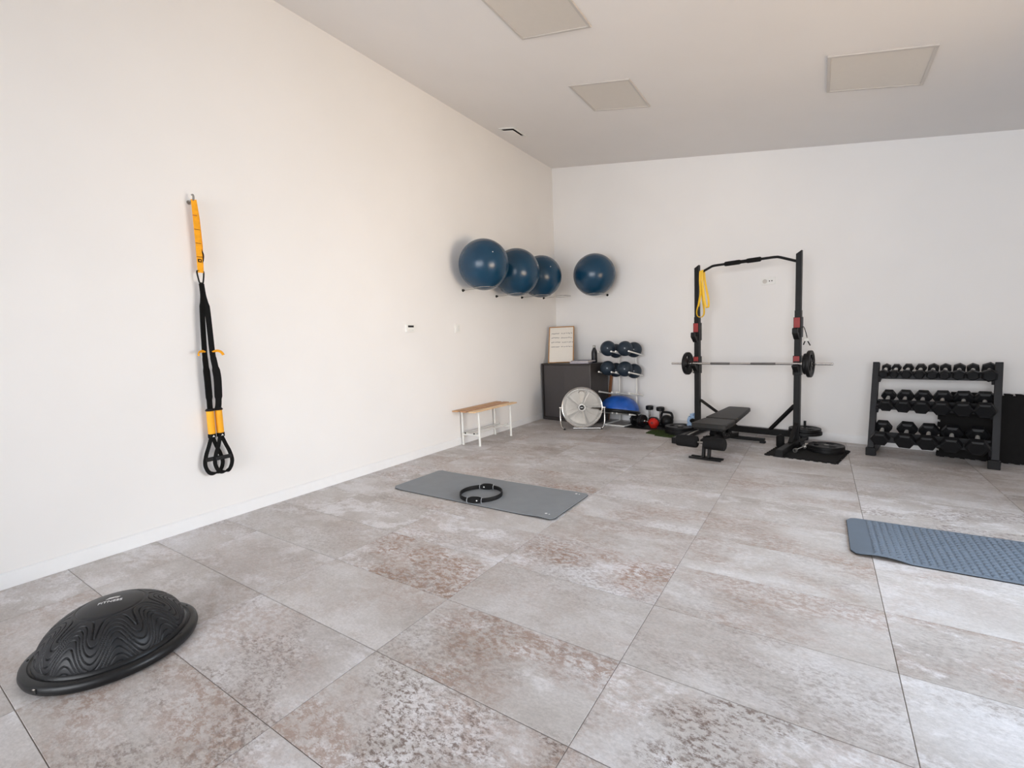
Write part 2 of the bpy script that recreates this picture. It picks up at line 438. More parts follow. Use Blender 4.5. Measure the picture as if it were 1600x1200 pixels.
# ------------------------------------------------------------------ wall fittings
t = thing('thermostat', 'small white thermostat with a dark display on the left wall', 'thermostat', Matrix.Translation((XW, 2.956, 1.472)))
b = MB(); b.box((0.012, 0, 0), (0.024, 0.125, 0.085)); b.build('case', M_PLASTIC, t, smooth=0, bevel=0.004)
b = MB(); b.box((0.0245, 0.005, 0.02), (0.002, 0.085, 0.022)); b.build('display', M_DARK, t, smooth=0)
for k in (-1, 1):
    b = MB(); b.box((0.025, 0.022*k+0.005, -0.022), (0.003, 0.034, 0.014)); b.build('button', M_WHITE, t, smooth=0, bevel=0.001)
t = thing('light_switch', 'white light switch plate on the left wall below the first blue ball', 'switch', Matrix.Translation((XW, 3.77, 1.472)))
b = MB(); b.box((0.006, 0, 0), (0.012, 0.085, 0.11)); b.build('plate', M_PLASTIC, t, smooth=0, bevel=0.003)
for k in (-1, 1):
    b = MB(); b.box((0.0135, 0.008+0.016*k, 0), (0.005, 0.028, 0.075)); b.build('rocker', M_WHITE, t, smooth=0, bevel=0.0015)
t = thing('wall_socket', 'white double wall socket behind the rack with one round outlet', 'socket', atw(3.337, 0, 1.893))
b = MB(); b.box((0, -0.005, 0), (0.16, 0.010, 0.088)); b.build('plate', M_PLASTIC, t, smooth=0, bevel=0.003)
b = MB(); b.lathe([(0.026, 0.0), (0.026, 0.003), (0.022, 0.003), (0.020, 0.0005), (0.0, 0.0005)], 24, Matrix.Translation((-0.038, -0.010, 0)) @ Matrix.Rotation(PI/2, 4, 'X')); b.build('outlet', mat('grey_outlet', (205, 200, 194), 0.5), t)
for x in (0.012, 0.040):
    b = MB(); b.cyl((x, -0.0095, 0), (x, -0.0115, 0), 0.007, seg=12); b.build('jack', M_DARK, t)

# ------------------------------------------------------------------ gym balls on wall holders
def ball_material():
    m = mat('blue_gym_ball_vinyl', (16, 58, 84), 0.26, var=0.10, scale=3.0)
    return m
M_BALL = ball_material()
def gym_ball(c, r, lab, ax):
    b = MB(); prof = []
    n = 96
    for i in range(n + 1):
        a = PI*i/n
        rr = r
        lat = abs(a - PI/2)
        if 0.10 < lat < 1.0: rr = r*(1 + 0.0016*math.cos(lat*95))
        prof.append((rr*math.sin(a) if 0 < i < n else 0.0, -rr*math.cos(a)))
    o = None
    t = thing('gym_ball', lab, 'exercise ball', Matrix.Translation(c) @ Vector((0, 0, 1)).rotation_difference(Vector(ax)).to_matrix().to_4x4(), 'large blue gym balls on wall holders')
    b.lathe(prof, 64); b.build('skin', M_BALL, t, smooth=60)
    b = MB(); b.lathe([(0.0, r+0.001), (0.006, r+0.001), (0.010, r-0.003)], 16); b.build('plug', M_WHITE, t)
def holder(M, lab, armlen, ringr):
    t = thing('ball_holder', lab, 'ball holder', M, 'wire ball holders on the walls')   # local +x away from the wall
    b = MB(); b.lathe([(0.0, 0), (0.018, 0), (0.018, 0.008), (0.010, 0.014), (0.009, 0.03), (0, 0.03)], 20, Matrix.Rotation(PI/2, 4, 'Y')); b.build('wall_plug', M_RUBBER, t)
    b = MB(); b.cyl((0.02, 0, 0), (armlen-ringr, 0, 0), 0.004, seg=10); b.build('arm', M_CHROME, t)
    b = MB(); b.tube([(armlen+ringr*math.cos(a), ringr*math.sin(a), 0) for a in [2*PI*k/40 for k in range(40)]], 0.004, 8, closed=True); b.build('ring', M_CHROME, t)
RG = 0.135; OFF = 0.35
for y, z, r, pl, lab, hl in ((3.925, 2.236, 0.308, 3.915, 'largest-looking blue gym ball on the left wall, in front of the other balls', 'wire holder under the foremost blue ball on the left wall'),
                     (4.66, 2.217, 0.318, 4.63, 'middle blue gym ball of the three on the left wall', 'wire holder under the middle blue ball on the left wall'),
                     (5.33, 2.225, 0.305, 5.33, 'blue gym ball nearest the corner on the left wall, half hidden', 'wire holder under the blue ball nearest the corner')):
    gym_ball((XW+OFF, y, z), r, lab, (0.75, -0.45, 0.3) if r < 0.31 else (0.9, 0.2, 0.2))
    holder(Matrix.Translation((XW, y, z-math.sqrt(r*r-RG*RG)-0.004)), hl, OFF, RG)
holder(Matrix.Translation((XW, 6.0, 1.978)), 'empty wire ring holder in the corner between the blue balls', OFF, RG)
c = W(1.045, OFF, 2.238)
gym_ball(c, 0.313, 'blue gym ball hanging alone on the back wall', (-0.3, -0.5, 0.8))
holder(Matrix.Translation(W(1.045, 0, 2.238-math.sqrt(0.313**2-RG*RG)-0.004)) @ Matrix.Rotation(TH-PI/2, 4, 'Z'), 'wire holder under the lone blue ball on the back wall', OFF, RG)

# ------------------------------------------------------------------ suspension trainer on the left wall
sx = XW + 0.062; sy = 0.872
t = thing('wall_hook', 'steel hook screwed into the left wall holding the yellow strap', 'hook', Matrix.Translation((XW, 0.868, 2.372)))
b = MB(); b.tube(smoothpath([(0, 0, -0.008), (0.035, 0, -0.004), (0.060, 0, -0.006), (0.076, 0, 0.010), (0.072, 0, 0.030), (0.058, 0, 0.034)]), 0.007, 10); b.build('shank', M_STEEL, t)
b = MB(); b.lathe([(0, 0), (0.016, 0), (0.014, 0.006), (0, 0.006)], 16, Matrix.Translation((0, 0, -0.008)) @ Matrix.Rotation(PI/2, 4, 'Y')); b.build('washer', M_STEEL, t)
t = thing('suspension_trainer', 'black and yellow suspension trainer hanging on the left wall', 'suspension trainer', Matrix.Translation((sx, sy, 0)))
fw = (0.55, 0.75, 0)   # the straps face the room
# yellow anchor strap: two layers, stitched every 15 cm
b = MB(); b.strip([(0.006, 0.0, 2.372), (0.006, 0.002, 2.25), (0.004, 0.003, 2.05), (0.004, 0.0, 1.86)], (0.1, 1, 0), 0.036, 0.004)
b.strip([(0.006, 0.0, 2.372), (-0.010, 0.016, 2.25), (-0.012, 0.020, 2.05), (-0.008, 0.008, 1.87)], (0.3, 1, 0), 0.034, 0.004)
b.build('anchor_strap', M_YELLOW, t)
for z in (2.262, 2.165, 2.068, 1.972):
    b = MB(); b.box((0.0075, 0.002, z), (0.003, 0.037, 0.004)); b.build('stitching', M_RED if z > 2.2 else mat('brown_thread', (120, 70, 20), 0.8), t, smooth=0)
b = MB(); b.box((0.008, 0.001, 1.945), (0.003, 0.022, 0.022)); p = b.build('tag', M_WEB, t, smooth=0)
b = MB(); b.box((0.0098, 0.001, 1.945), (0.0012, 0.010, 0.010)); b.build('emblem', M_YELLOW, p, smooth=0)
b = MB(); b.strip(smoothpath([(0.0, 0.020, 2.03), (0.004, 0.030, 1.99), (0.002, 0.026, 1.95), (0.0, 0.018, 1.93)]), (1, 0, 0), 0.012, 0.003); b.build('pull_loop', M_WEB, t)
b = MB(); b.tube(smoothpath([(0, -0.022, 1.862), (0, -0.014, 1.80), (0, -0.008, 1.787), (0, 0.008, 1.787), (0, 0.014, 1.80), (0, 0.022, 1.862), (0, 0.012, 1.874), (0, -0.012, 1.874)], 5, True), 0.0055, 8, closed=True); b.build('carabiner', M_BLACK, t)
b = MB(); b.tube([(0, -0.012, 1.790), (0, 0.012, 1.790)], 0.004, 8); b.build('gate_pin', M_CHROME, t)
for s in (-1, 1):
    pts = [(0, 0.004*s, 1.782), (0.004, 0.006*s+0.002, 1.70), (0.004, 0.016*s+0.004, 1.62), (0.004, 0.022*s+0.002, 1.45), (0.006, 0.026*s, 1.28), (0.006, 0.030*s+0.004, 1.20), (0.006, 0.034*s+0.010, 1.10), (0.006, 0.032*s+0.008, 0.98), (0.006, 0.030*s+0.004, 0.90), (0.006, 0.026*s, 0.865)]
    b = MB(); b.strip(smoothpath(pts, 4), (0.35*s, 1, 0), [0.026]*8 + [0.036]*10 + [0.040]*4 + [0.050]*8 + [0.040]*6 + [0.030]*1, 0.010); b.build('strap', M_WEB, t)
    b = MB(); b.strip(smoothpath([(0.01, 0.026*s, 1.285), (0.024, 0.05*s, 1.295), (0.03, 0.075*s, 1.285), (0.03, 0.09*s if s > 0 else -0.075, 1.262)], 5), (0.6, 0, 0.8), 0.020, 0.003); b.build('adjuster_tab', M_YELLOW, t)
    # grips
    gy = 0.027*s
    b = MB(); b.lathe([(0, 0.855), (0.030, 0.855), (0.032, 0.862), (0.024, 0.872), (0, 0.872)], 20, Matrix.Translation((0.006, gy, 0))); b.build('collar', M_RUBBER, t)
    b = MB(); b.lathe([(0, 0.685), (0.0235, 0.685), (0.0245, 0.70), (0.0245, 0.84), (0.0235, 0.856), (0, 0.856)], 20, Matrix.Translation((0.006, gy+0.002*s, 0))); b.build('grip', mat('yellow_rubber_grip', (246, 172, 20), 0.6, bump=0.1), t)
    b = MB(); b.lathe([(0, 0.655), (0.025, 0.655), (0.026, 0.66), (0.026, 0.684), (0, 0.686)], 20, Matrix.Translation((0.006, gy+0.003*s, 0))); p = b.build('end_cap', M_WEB, t)
    b = MB(); b.prism([(-0.009, -0.006), (0.009, -0.006), (0, 0.007)], 0, 0.001, Matrix.Translation((0.0322, gy+0.003*s, 0.670)) @ Matrix.Rotation(PI/2, 4, 'Z') @ Matrix.Rotation(PI/2, 4, 'X')); b.build('emblem', M_PRINT, p, smooth=0)
    # foot cradle loop and handle strap
    cx = 0.030*s
    xo = 0.012 if s > 0 else -0.004
    loop = [(xo, gy, 0.655), (xo, gy+0.042*s*0.9+0.004*s, 0.58), (xo, cx+0.050, 0.50), (xo, cx+0.056, 0.45), (xo, cx+0.030, 0.40), (xo, cx, 0.385), (xo, cx-0.030, 0.40), (xo, cx-0.056, 0.45), (xo, cx-0.050, 0.50), (xo, gy-0.030*s, 0.58), (xo, gy, 0.655)]
    loop = [(xo, gy+0.006, 0.655), (xo, cx+0.026, 0.59), (xo, cx+0.048, 0.53), (xo, cx+0.060, 0.46), (xo, cx+0.038, 0.40), (xo, cx, 0.385), (xo, cx-0.038, 0.40), (xo, cx-0.060, 0.46), (xo, cx-0.048, 0.53), (xo, cx-0.026, 0.59), (xo, gy-0.006, 0.655)]
    b = MB(); b.strip(smoothpath(loop, 5), (0.35, 1, 0.2), 0.026, 0.012); b.build('foot_loop', M_WEB, t)
    b = MB(); b.beam((xo+0.008, cx-0.056, 0.498), (xo+0.008, cx+0.056, 0.498), 0.014, 0.030); b.build('loop_band', M_RUBBER, t, bevel=0.004)

# ------------------------------------------------------------------ slatted bench by the left wall
M_WOOD = mat('pale_beech', (226, 192, 150), 0.45, var=0.12, scale=14)
M_WOOD2 = mat('tan_beech', (196, 152, 110), 0.5, var=0.12, scale=14); M_WOOD3 = mat('reddish_beech', (188, 138, 98), 0.5, var=0.12, scale=14)
bx0, bx1, by0, by1, bz = -0.455, -0.105, 3.585, 4.535, 0.458
t = thing('slatted_bench', 'small bench with wooden slats and white metal legs by the left wall', 'bench', Matrix.Translation(((bx0+bx1)/2, (by0+by1)/2, 0)))
hw = (bx1-bx0)/2; hl = (by1-by0)/2
sw = (2*hw - 2*0.036)/3
for k in range(3):
    b = MB(); b.box((-hw + sw/2 + k*(sw+0.036), 0, bz-0.008), (sw, 2*hl, 0.016)); b.build('slat', (M_WOOD2, M_WOOD3, M_WOOD)[k], t, smooth=0, bevel=0.004)
lx = (-hw+0.022, hw-0.062); ly = (-hl+0.165, hl-0.085)
for y in ly:
    b = MB(); b.box((-0.01, y, bz-0.032), (2*hw-0.03, 0.028, 0.022)); b.build('cross_bar', M_WHITE, t, smooth=0, bevel=0.003)
    for x in lx:
        b = MB(); b.cyl((x, y, 0.012), (x, y, bz-0.022), 0.0145, seg=16); p = b.build('leg', M_WHITE, t)
        b = MB(); b.cyl((x, y, 0), (x, y, 0.014), 0.016, seg=16); b.build('foot_cap', M_WHITE, p)
    b = MB(); b.box((-0.02, y, 0.135), (2*hw-0.09, 0.018, 0.026)); b.build('lower_bar', M_WHITE, t, smooth=0, bevel=0.003)
for x in (-0.095, 0.045):
    b = MB(); b.cyl((x, ly[0]-0.02, 0.155), (x, ly[1]+0.02, 0.155), 0.011, seg=12); p = b.build('shoe_rail', M_WHITE, t)
    for y in (ly[0]-0.021, ly[1]+0.021):
        b = MB(); b.cyl((x, y-0.004, 0.155), (x, y+0.004, 0.155), 0.010, seg=12); b.build('end_cap', M_RUBBER, p)

# ------------------------------------------------------------------ black half ball in the foreground
t = thing('balance_trainer', 'black dome balance trainer with wavy grooves on the floor in front', 'balance trainer', Matrix.Translation((0.774, -0.120, 0)))
M_DOME = mat('black_dome_rubber', (30, 31, 34), 0.42, spec=0.4, var=0.08, scale=60, bump=0.12, bscale=500)
M_RIMP = mat('black_base_plastic', (20, 21, 23), 0.38, var=0.06, spec=0.4)
def dome_r(tt):  # tt 0 at the top, 1 at the rim
    a = tt*PI/2
    return 0.252*math.sin(a)**0.92, 0.055 + 0.163*math.cos(a)**1.05
b = MB(); NT, NA = 220, 560; vs = []; fs = []
for i in range(NT + 1):
    tt = i/NT
    r, z = dome_r(max(tt, 1e-4))
    r2, z2 = dome_r(min(1, tt+0.005)); r1, z1 = dome_r(max(1e-4, tt-0.005))
    nx, nz = -(z2-z1), (r2-r1); ln = math.hypot(nx, nz) or 1; nx /= ln; nz /= ln
    for k in range(NA):
        a = 2*PI*k/NA
        disp = 0.0
        if tt > 0.30:
            w = min(1, (tt-0.30)/0.25)
            ph = tt*9.2 + 2.15*w*math.cos(9*a+1.98)
            fr = abs((ph % 1.0) - 0.5)*2      # 1 at the groove
            g = min(1.0, max(0.0, (fr - 0.80)/0.12))
            disp = -0.0065*math.sin(g*PI/2)*min(1, (tt-0.30)/0.06)*min(1, (1-tt)/0.02)
        elif tt > 0.27: disp = -0.003*math.sin((tt-0.27)/0.03*PI)
        vs.append(((r+nx*disp)*math.cos(a), (r+nx*disp)*math.sin(a), z+nz*disp))
for i in range(NT):
    for k in range(NA):
        k2 = (k+1) % NA; fs.append((i*NA+k, i*NA+k2, (i+1)*NA+k2, (i+1)*NA+k))
b.add(vs, fs); b.build('dome', M_DOME, t, smooth=180)
b = MB(); b.lathe([(0.0, 0.002), (0.283, 0.002), (0.296, 0.010), (0.301, 0.026), (0.298, 0.040), (0.290, 0.046), (0.272, 0.048), (0.268, 0.044), (0.262, 0.044), (0.258, 0.054), (0.252, 0.058), (0.246, 0.056), (0.24, 0.05), (0, 0.05)], 96); rim = b.build('base_rim', M_RIMP, t, smooth=50)
for a in (-2.3, -2.05, 0.25, 0.62, 1.6, 2.4, 3.3, -0.7):
    b = MB(); b.box((0.281, 0, 0.047), (0.004, 0.012, 0.004), Matrix.Rotation(a, 4, 'Z')); b.build('rim_notch', M_DARK, rim, smooth=0)
b = MB(); b.box((0.300, 0, 0.028), (0.006, 0.014, 0.018), Matrix.Rotation(-1.17, 4, 'Z')); p = b.build('latch', M_DARK, rim, smooth=0)
b = MB(); b.box((0.3025, 0, 0.038), (0.004, 0.012, 0.003), Matrix.Rotation(-1.17, 4, 'Z')); b.build('latch_pin', M_CHROME, rim, smooth=0)
def text_part(s, size, M, parent, m, name='lettering', zf=None, thick=0.0006):
    cu = bpy.data.curves.new('tmp_text', 'FONT'); cu.body = s; cu.size = size; cu.align_x = 'CENTER'; cu.extrude = thick
    o = bpy.data.objects.new('tmp_text', cu); COL.objects.link(o)
    me = bpy.data.meshes.new_from_object(o); bpy.data.objects.remove(o); bpy.data.curves.remove(cu)
    for v in me.vertices:
        p = M @ v.co
        if zf: p.z = zf(p.x, p.y) + v.co.z
        v.co = p
    me.materials.clear(); me.materials.append(m); me.name = name
    q = bpy.data.objects.new(name, me); COL.objects.link(q); q.parent = parent
    return q
def dome_z(x, y):
    r = math.hypot(x, y); lo, hi = 0.0, 1.0
    for _ in range(30):
        mid = (lo+hi)/2
        if dome_r(max(mid, 1e-5))[0] < r: lo = mid
        else: hi = mid
    return dome_r(max(lo, 1e-5))[1] + 0.001
rot = Matrix.Rotation(math.radians(62), 4, 'Z')
text_part('FITNESS', 0.024, rot @ Matrix.Translation((0.0, -0.018, 0)), t, M_PRINT, zf=dome_z)
b = MB()
for pl in ([(-0.022, 0.012), (0.004, 0.012), (0.022, 0.028), (-0.010, 0.028)], [(0.010, 0.012), (0.022, 0.012), (0.030, 0.024), (0.022, 0.024)]):
    q = [rot @ Vector((x, y, 0)) for x, y in pl]
    b.add([(v.x, v.y, dome_z(v.x, v.y)+0.0005) for v in q], [tuple(range(len(q)))])
b.build('emblem', M_PRINT, t, smooth=0)

# ------------------------------------------------------------------ exercise mats and ring
def mat_mesh(x0, x1, y0, y1, rad, th, nx, ny, lift):
    # grid with rounded corners, lifted by lift(u,v)
    b = MB(); vs = []; w = x1-x0; h = y1-y0
    for layer in (0, 1):
        for j in range(ny + 1):
            for i in range(nx + 1):
                u = i/nx; v = j/ny; x = u*w; y = v*h
                # squeeze rows near the ends to round the corners
                e = min(x, w-x)
                if e < rad:
                    ins = rad - math.sqrt(max(0, rad*rad-(rad-e)**2)); y = ins + v*(h-2*ins)
                vs.append((x0+x, y0+y, lift(u, v) + (th if layer else 0.0)))
    n1 = (nx+1)*(ny+1); fs = []
    for j in range(ny):
        for i in range(nx):
            a = j*(nx+1)+i
            fs.append((a, a+nx+1, a+nx+2, a+1)); fs.append((n1+a, n1+a+1, n1+a+nx+2, n1+a+nx+1))
    for i in range(nx):
        fs.append((i, i+1, n1+i+1, n1+i)); a = ny*(nx+1)+i; fs.append((a+1, a, n1+a, n1+a+1))
    for j in range(ny):
        a = j*(nx+1); fs.append((a+nx+1, a, n1+a, n1+a+nx+1)); a += nx; fs.append((a, a+nx+1, n1+a+nx+1, n1+a))
    b.add(vs, fs); return b
def lift1(u, v):
    z = 0.001
    z += 0.022*max(0, (u-0.80)/0.20)**1.5*max(0, 1-v*0.6)*math.sin(min(1, (u-0.80)/0.17)*PI*0.9) if u > 0.80 else 0
    z += 0.012*max(0, (0.10-u)/0.10)**2*(1-0.5*v)
    return z
t = thing('exercise_mat', 'plain grey exercise mat with a black ring lying on it', 'exercise mat', Matrix.Translation((0, 0, 0)), 'exercise mats on the floor')
t.location = (0.97, 2.355, 0)
mm = mat_mesh(-0.815, 0.815, -0.315, 0.315, 0.03, 0.008, 60, 24, lift1); mo = mm.build('foam_sheet', M_MATG, t, smooth=50)
ub = mat_mesh(-0.8165, 0.8165, -0.3165, 0.3165, 0.03, 0.004, 60, 24, lift1); ub.build('dark_underside', M_RUBBER, t, smooth=50)
for yy in (-0.245, 0.262):
    b = MB(); b.lathe([(0, 0), (0.010, 0), (0.010, 0.0006), (0, 0.0006)], 12, Matrix.Translation((0.722, yy, lift1(0.94, (yy+0.315)/0.63)+0.0095)));
    b.lathe([(0, 0), (0.006, 0), (0.006, 0.0006), (0, 0.0006)], 12, Matrix.Translation((0.748, yy, lift1(0.958, (yy+0.315)/0.63)+0.0095))); b.build('printed_mark', M_PRINT, t)
def lift2(u, v):
    z = 0.001
    z += 0.020*math.sin(min(1, u/0.16)*PI)*(1-v)*0.9 if u < 0.16 else 0
    return z
t = thing('exercise_mat', 'blue-grey studded exercise mat at the right edge of the picture', 'exercise mat', Matrix.Translation((4.34, 2.705, 0)), 'exercise mats on the floor')
mm = mat_mesh(-0.835, 0.835, -0.312, 0.312, 0.06, 0.008, 70, 24, lift2); mm.build('foam_sheet', M_MATB, t, smooth=50)
ub = mat_mesh(-0.8365, 0.8365, -0.3135, 0.3135, 0.06, 0.004, 70, 24, lift2); ub.build('dark_underside', M_RUBBER, t, smooth=50)
b = MB(); nx, ny = 46, 17
for i in range(nx):
    for j in range(ny):
        x = -0.735 + (i+0.5)*(1.54/nx); y = -0.298 + (j+0.5)*(0.596/ny)
        if x > 0.785 or i < 0: continue
        zz = lift2((x+0.835)/1.67, (y+0.312)/0.624) + 0.0088
        a, c = 0.0125, 0.0130
        ps = [(x-a, y-c, zz), (x+a, y-c, zz), (x+a, y+c, zz), (x-a, y+c, zz), (x-a*0.35, y-c*0.35, zz+0.0032), (x+a*0.35, y-c*0.35, zz+0.0032), (x+a*0.35, y+c*0.35, zz+0.0032), (x-a*0.35, y+c*0.35, zz+0.0032)]
        b.add(ps, [(4,5,6,7),(0,1,5,4),(1,2,6,5),(2,3,7,6),(3,0,4,7)])
tag(b.build('stud_relief', M_MATB, t, smooth=0), kind='stuff')
t = thing('pilates_ring', 'black pilates ring with two padded grips lying on the grey mat', 'pilates ring', at(1.003, 2.235, 0.0105, math.radians(-70)))
b = MB(); rr = 0.172
b.lathe([(rr, 0.004), (rr+0.006, 0.0), (rr+0.008, 0.018), (rr+0.006, 0.036), (rr, 0.032), (rr-0.002, 0.018), (rr, 0.004)], 72); b.build('hoop', M_RUBBER, t)
for s in (0, PI):
    M = Matrix.Rotation(s, 4, 'Z') @ Matrix.Translation((rr, 0, 0.022))
    for sgn, nm in ((1, 'outer_pad'), (-1, 'inner_pad')):
        b = MB(); pr = []
        for i in range(17):
            a = -1 + 2*i/16; pr.append((0.058*a, 0.021*math.sqrt(max(0, 1-abs(a)**3))+0.0012))
        poly = [(x, y) for x, y in pr] + [(x, -y) for x, y in reversed(pr)]
        b.prism(poly, 0, 0.016, M @ Matrix.Translation((0.004*sgn, 0, 0)) @ Matrix.Rotation(PI/2, 4, 'Z') @ Matrix.Rotation(PI/2*sgn, 4, 'X'))
        p = b.build(nm, M_FOAM, t, bevel=0.004)
        b = MB(); b.lathe([(0, 0), (0.006, 0), (0.006, 0.001), (0, 0.001)], 10, M @ Matrix.Translation((0.0205*sgn, 0.022*(1 if s else 1), 0)) @ Matrix.Rotation(PI/2*sgn, 4, 'Y')); b.build('emblem', M_PRINT, p)
    for e in (-1, 1):
        b = MB(); b.tube([(rr+0.026*math.cos(a)-0.0, 0.060*e, 0.019+0.022*math.sin(a)) for a in [2*PI*k/20 for k in range(20)]], 0.003, 6, closed=True, M=Matrix.Rotation(s, 4, 'Z')); b.build('grip_clip', mat('grey_clip', (150, 152, 155), 0.4), t)

# ------------------------------------------------------------------ cabinet in the corner and what stands on it
M_CAB = mat('dark_grey_laminate', (72, 68, 68), 0.5, var=0.03)
M_CAB2 = mat('dark_brown_grey_laminate', (52, 48, 47), 0.5, var=0.03)
CZ = 0.912
t = thing('cabinet', 'dark grey cabinet with two sliding doors in the corner', 'cabinet', atw(0.64, 0.385))
cw, cd = 0.968, 0.452
b = MB()
b.box((-cw/2+0.012, 0, CZ/2), (0.024, cd, CZ)); b.box((cw/2-0.009, 0, CZ/2), (0.018, cd, CZ))
b.box((0, 0, CZ-0.012), (cw-0.04, cd, 0.024)); b.box((0, 0, 0.025), (cw-0.04, cd, 0.05)); b.box((0, cd/2-0.006, CZ/2), (cw-0.04, 0.012, CZ-0.08))
b.build('carcass', M_CAB2, t, smooth=0, bevel=0.002)
for k in (0, 1):
    b = MB(); w2 = 0.49
    b.box(((-cw/2+0.03+w2/2) if k == 0 else (cw/2-0.022-w2/2), -cd/2+0.012+(0.016 if k == 0 else 0), 0.468), (w2, 0.014, 0.832)); p = b.build('sliding_door', M_CAB, t, smooth=0, bevel=0.002)
b = MB(); b.box((cw/2-0.012, -cd/2-0.001, 0.46), (0.006, 0.004, 0.86)); b.build('edge_strip', mat('light_grey_edge', (120, 116, 114), 0.4), t, smooth=0)

# leaning board with handwriting
M_FRAME = mat('oak_frame', (176, 128, 72), 0.5, var=0.12, scale=30)
M_BOARD = mat('white_board', (232, 226, 216), 0.35, var=0.01)
ang = math.atan2(0.49, 0.87)
lean = math.asin(0.19/0.62)
MBD = atw(0.40, 0.41, CZ, ang) @ Matrix.Rotation(-lean, 4, 'X')
t = thing('message_board', 'white board with four handwritten lines in a thin wooden frame', 'whiteboard', MBD)
bw, bh, fb = 0.415, 0.618, 0.014
b = MB(); b.box((0, 0.008, bh/2), (bw-0.02, 0.006, bh-0.02)); b.build('panel', M_BOARD, t, smooth=0)
for x in (-bw/2+fb/2, bw/2-fb/2):
    b = MB(); b.box((x, 0.006, bh/2), (fb, 0.022, bh)); b.build('frame_side', M_FRAME, t, smooth=0, bevel=0.002)
for z in (fb/2, bh-fb/2):
    b = MB(); b.box((0, 0.006, z), (bw-2*fb, 0.022, fb)); b.build('frame_rail', M_FRAME, t, smooth=0, bevel=0.002)
b = MB(); b.box((0.03, -0.014, 0.006), (0.22, 0.02, 0.010)); b.build('pen_tray', M_FRAME, t, smooth=0, bevel=0.002)
M_INK = mat('dark_marker_ink', (62, 52, 66), 0.6)
rnd = random.Random(3)
for li, zz in enumerate((0.50, 0.425, 0.35, 0.275)):
    b = MB(); x = -0.165
    words = ([0.13], [0.13], [0.05, 0.085], [0.065, 0.06])[li] + [0.025, 0.03, 0.02, 0.035, 0.02]
    for wi, wl_ in enumerate(words):
        n = max(4, int(wl_/0.007)); pts = []
        for q in range(n + 1):
            pts.append((x+wl_*q/n, 0.0035, zz + rnd.uniform(-0.009, 0.009)*(1.5 if q == 0 else 1)))
        b.strip(pts, (0, 0, 1), 0.0058, 0.001)
        x += wl_ + (0.012 if wi < len(words)-6 else (0.03 if wi == len(words)-6 else 0.013))
    b.build('handwriting', M_INK, t, smooth=0)

t = thing('water_bottle', 'slim black water bottle with a silver cap on the cabinet', 'bottle', atw(0.965, 0.28, CZ))
b = MB(); b.lathe([(0, 0), (0.042, 0), (0.045, 0.006), (0.045, 0.15), (0.040, 0.178), (0.024, 0.218), (0.019, 0.232), (0, 0.232)], 28); b.build('body', mat('matt_black_bottle', (22, 23, 30), 0.4), t)
b = MB(); b.lathe([(0, 0.231), (0.021, 0.231), (0.0215, 0.235), (0.0215, 0.262), (0.018, 0.268), (0, 0.268)], 24); b.build('cap', M_STEEL, t)
M_LILAC = mat('lilac_cover', (168, 156, 186), 0.5, var=0.08); M_NAVY = mat('navy_cover', (44, 46, 78), 0.5, var=0.08); M_PAPER = mat('paper_edges', (214, 208, 206), 0.8)
for (u, d, z, rz, m, lab) in ((0.83, 0.43, CZ, 0.25, M_LILAC, 'lilac folder lying on the cabinet, under the dark one'), (0.86, 0.42, CZ+0.022, 0.05, M_NAVY, 'dark blue folder lying on top of the lilac one')):
    t = thing('folder', lab, 'folder', atw(u, d, z, rz), 'folders on the cabinet')
    b = MB(); b.box((0, 0, 0.010), (0.296, 0.208, 0.014)); b.build('pages', M_PAPER, t, smooth=0)
    for zz in (0.0015, 0.0195):
        b = MB(); b.box((0, 0, zz), (0.305, 0.215, 0.003)); b.build('cover', m, t, smooth=0)
    b = MB(); b.box((-0.151, 0, 0.0105), (0.003, 0.215, 0.015)); b.build('spine', m, t, smooth=0)

t = thing('wooden_board', 'narrow brown wooden board leaning between the cabinet and the white rack', 'board', atw(1.098, 0.115))
b = MB(); b.beam((0, -0.03, 0.010), (0.008, 0.095, 0.78), 0.045, 0.016, up=(0, 1, 0)); b.build('plank', mat('brown_wood', (140, 92, 60), 0.55, var=0.2, scale=12), t, smooth=0, bevel=0.002)

# ------------------------------------------------------------------ drum fan
fa = math.atan2(0.282, 0.433)      # the fan faces the room diagonally
FM = atw(1.182, 0.925, 0, fa)
t = thing('floor_fan', 'round silver metal floor fan on a tube stand in front of the cabinet', 'fan', FM)
FC = Matrix.Translation((0, 0, 0.306)) @ Matrix.Rotation(math.radians(-6), 4, 'X') @ Matrix.Rotation(PI/2, 4, 'X')   # local z points to the front
rf = 0.282
b = MB(); b.lathe([(rf-0.004, -0.075), (rf+0.004, -0.078), (rf+0.004, 0.070), (rf-0.004, 0.066), (rf-0.004, -0.075)], 56, FC); b.build('drum', M_STEEL, t)
b = MB(); b.tube([(rf*math.cos(a), rf*math.sin(a), 0.070) for a in [2*PI*k/56 for k in range(56)]], 0.009, 8, closed=True, M=FC); b.build('front_rim', M_CHROME, t)
M_GRILL = mat('polished_wire', (146, 141, 134), 0.3, 1.0, var=0.04); M_BLADE = mat('aluminium_blade', (122, 116, 108), 0.36, 1.0, var=0.2, scale=6)
b = MB()
for k in range(22):
    r0 = 0.042 + k*0.0108
    zc = 0.078 + 0.014*(1-(r0/rf)**2)
    b.tube([(r0*math.cos(a), r0*math.sin(a), zc) for a in [2*PI*q/40 for q in range(40)]], 0.0022, 4, closed=True, M=FC)
b.build('grille_rings', M_GRILL, t)
b = MB()
for k in range(8):
    a = 2*PI*k/8 + 0.2
    b.tube([(0.036*math.cos(a), 0.036*math.sin(a), 0.092), (0.15*math.cos(a), 0.15*math.sin(a), 0.088), (rf*math.cos(a), rf*math.sin(a), 0.072)], 0.0028, 6, M=FC)
b.build('grille_spokes', M_GRILL, t)
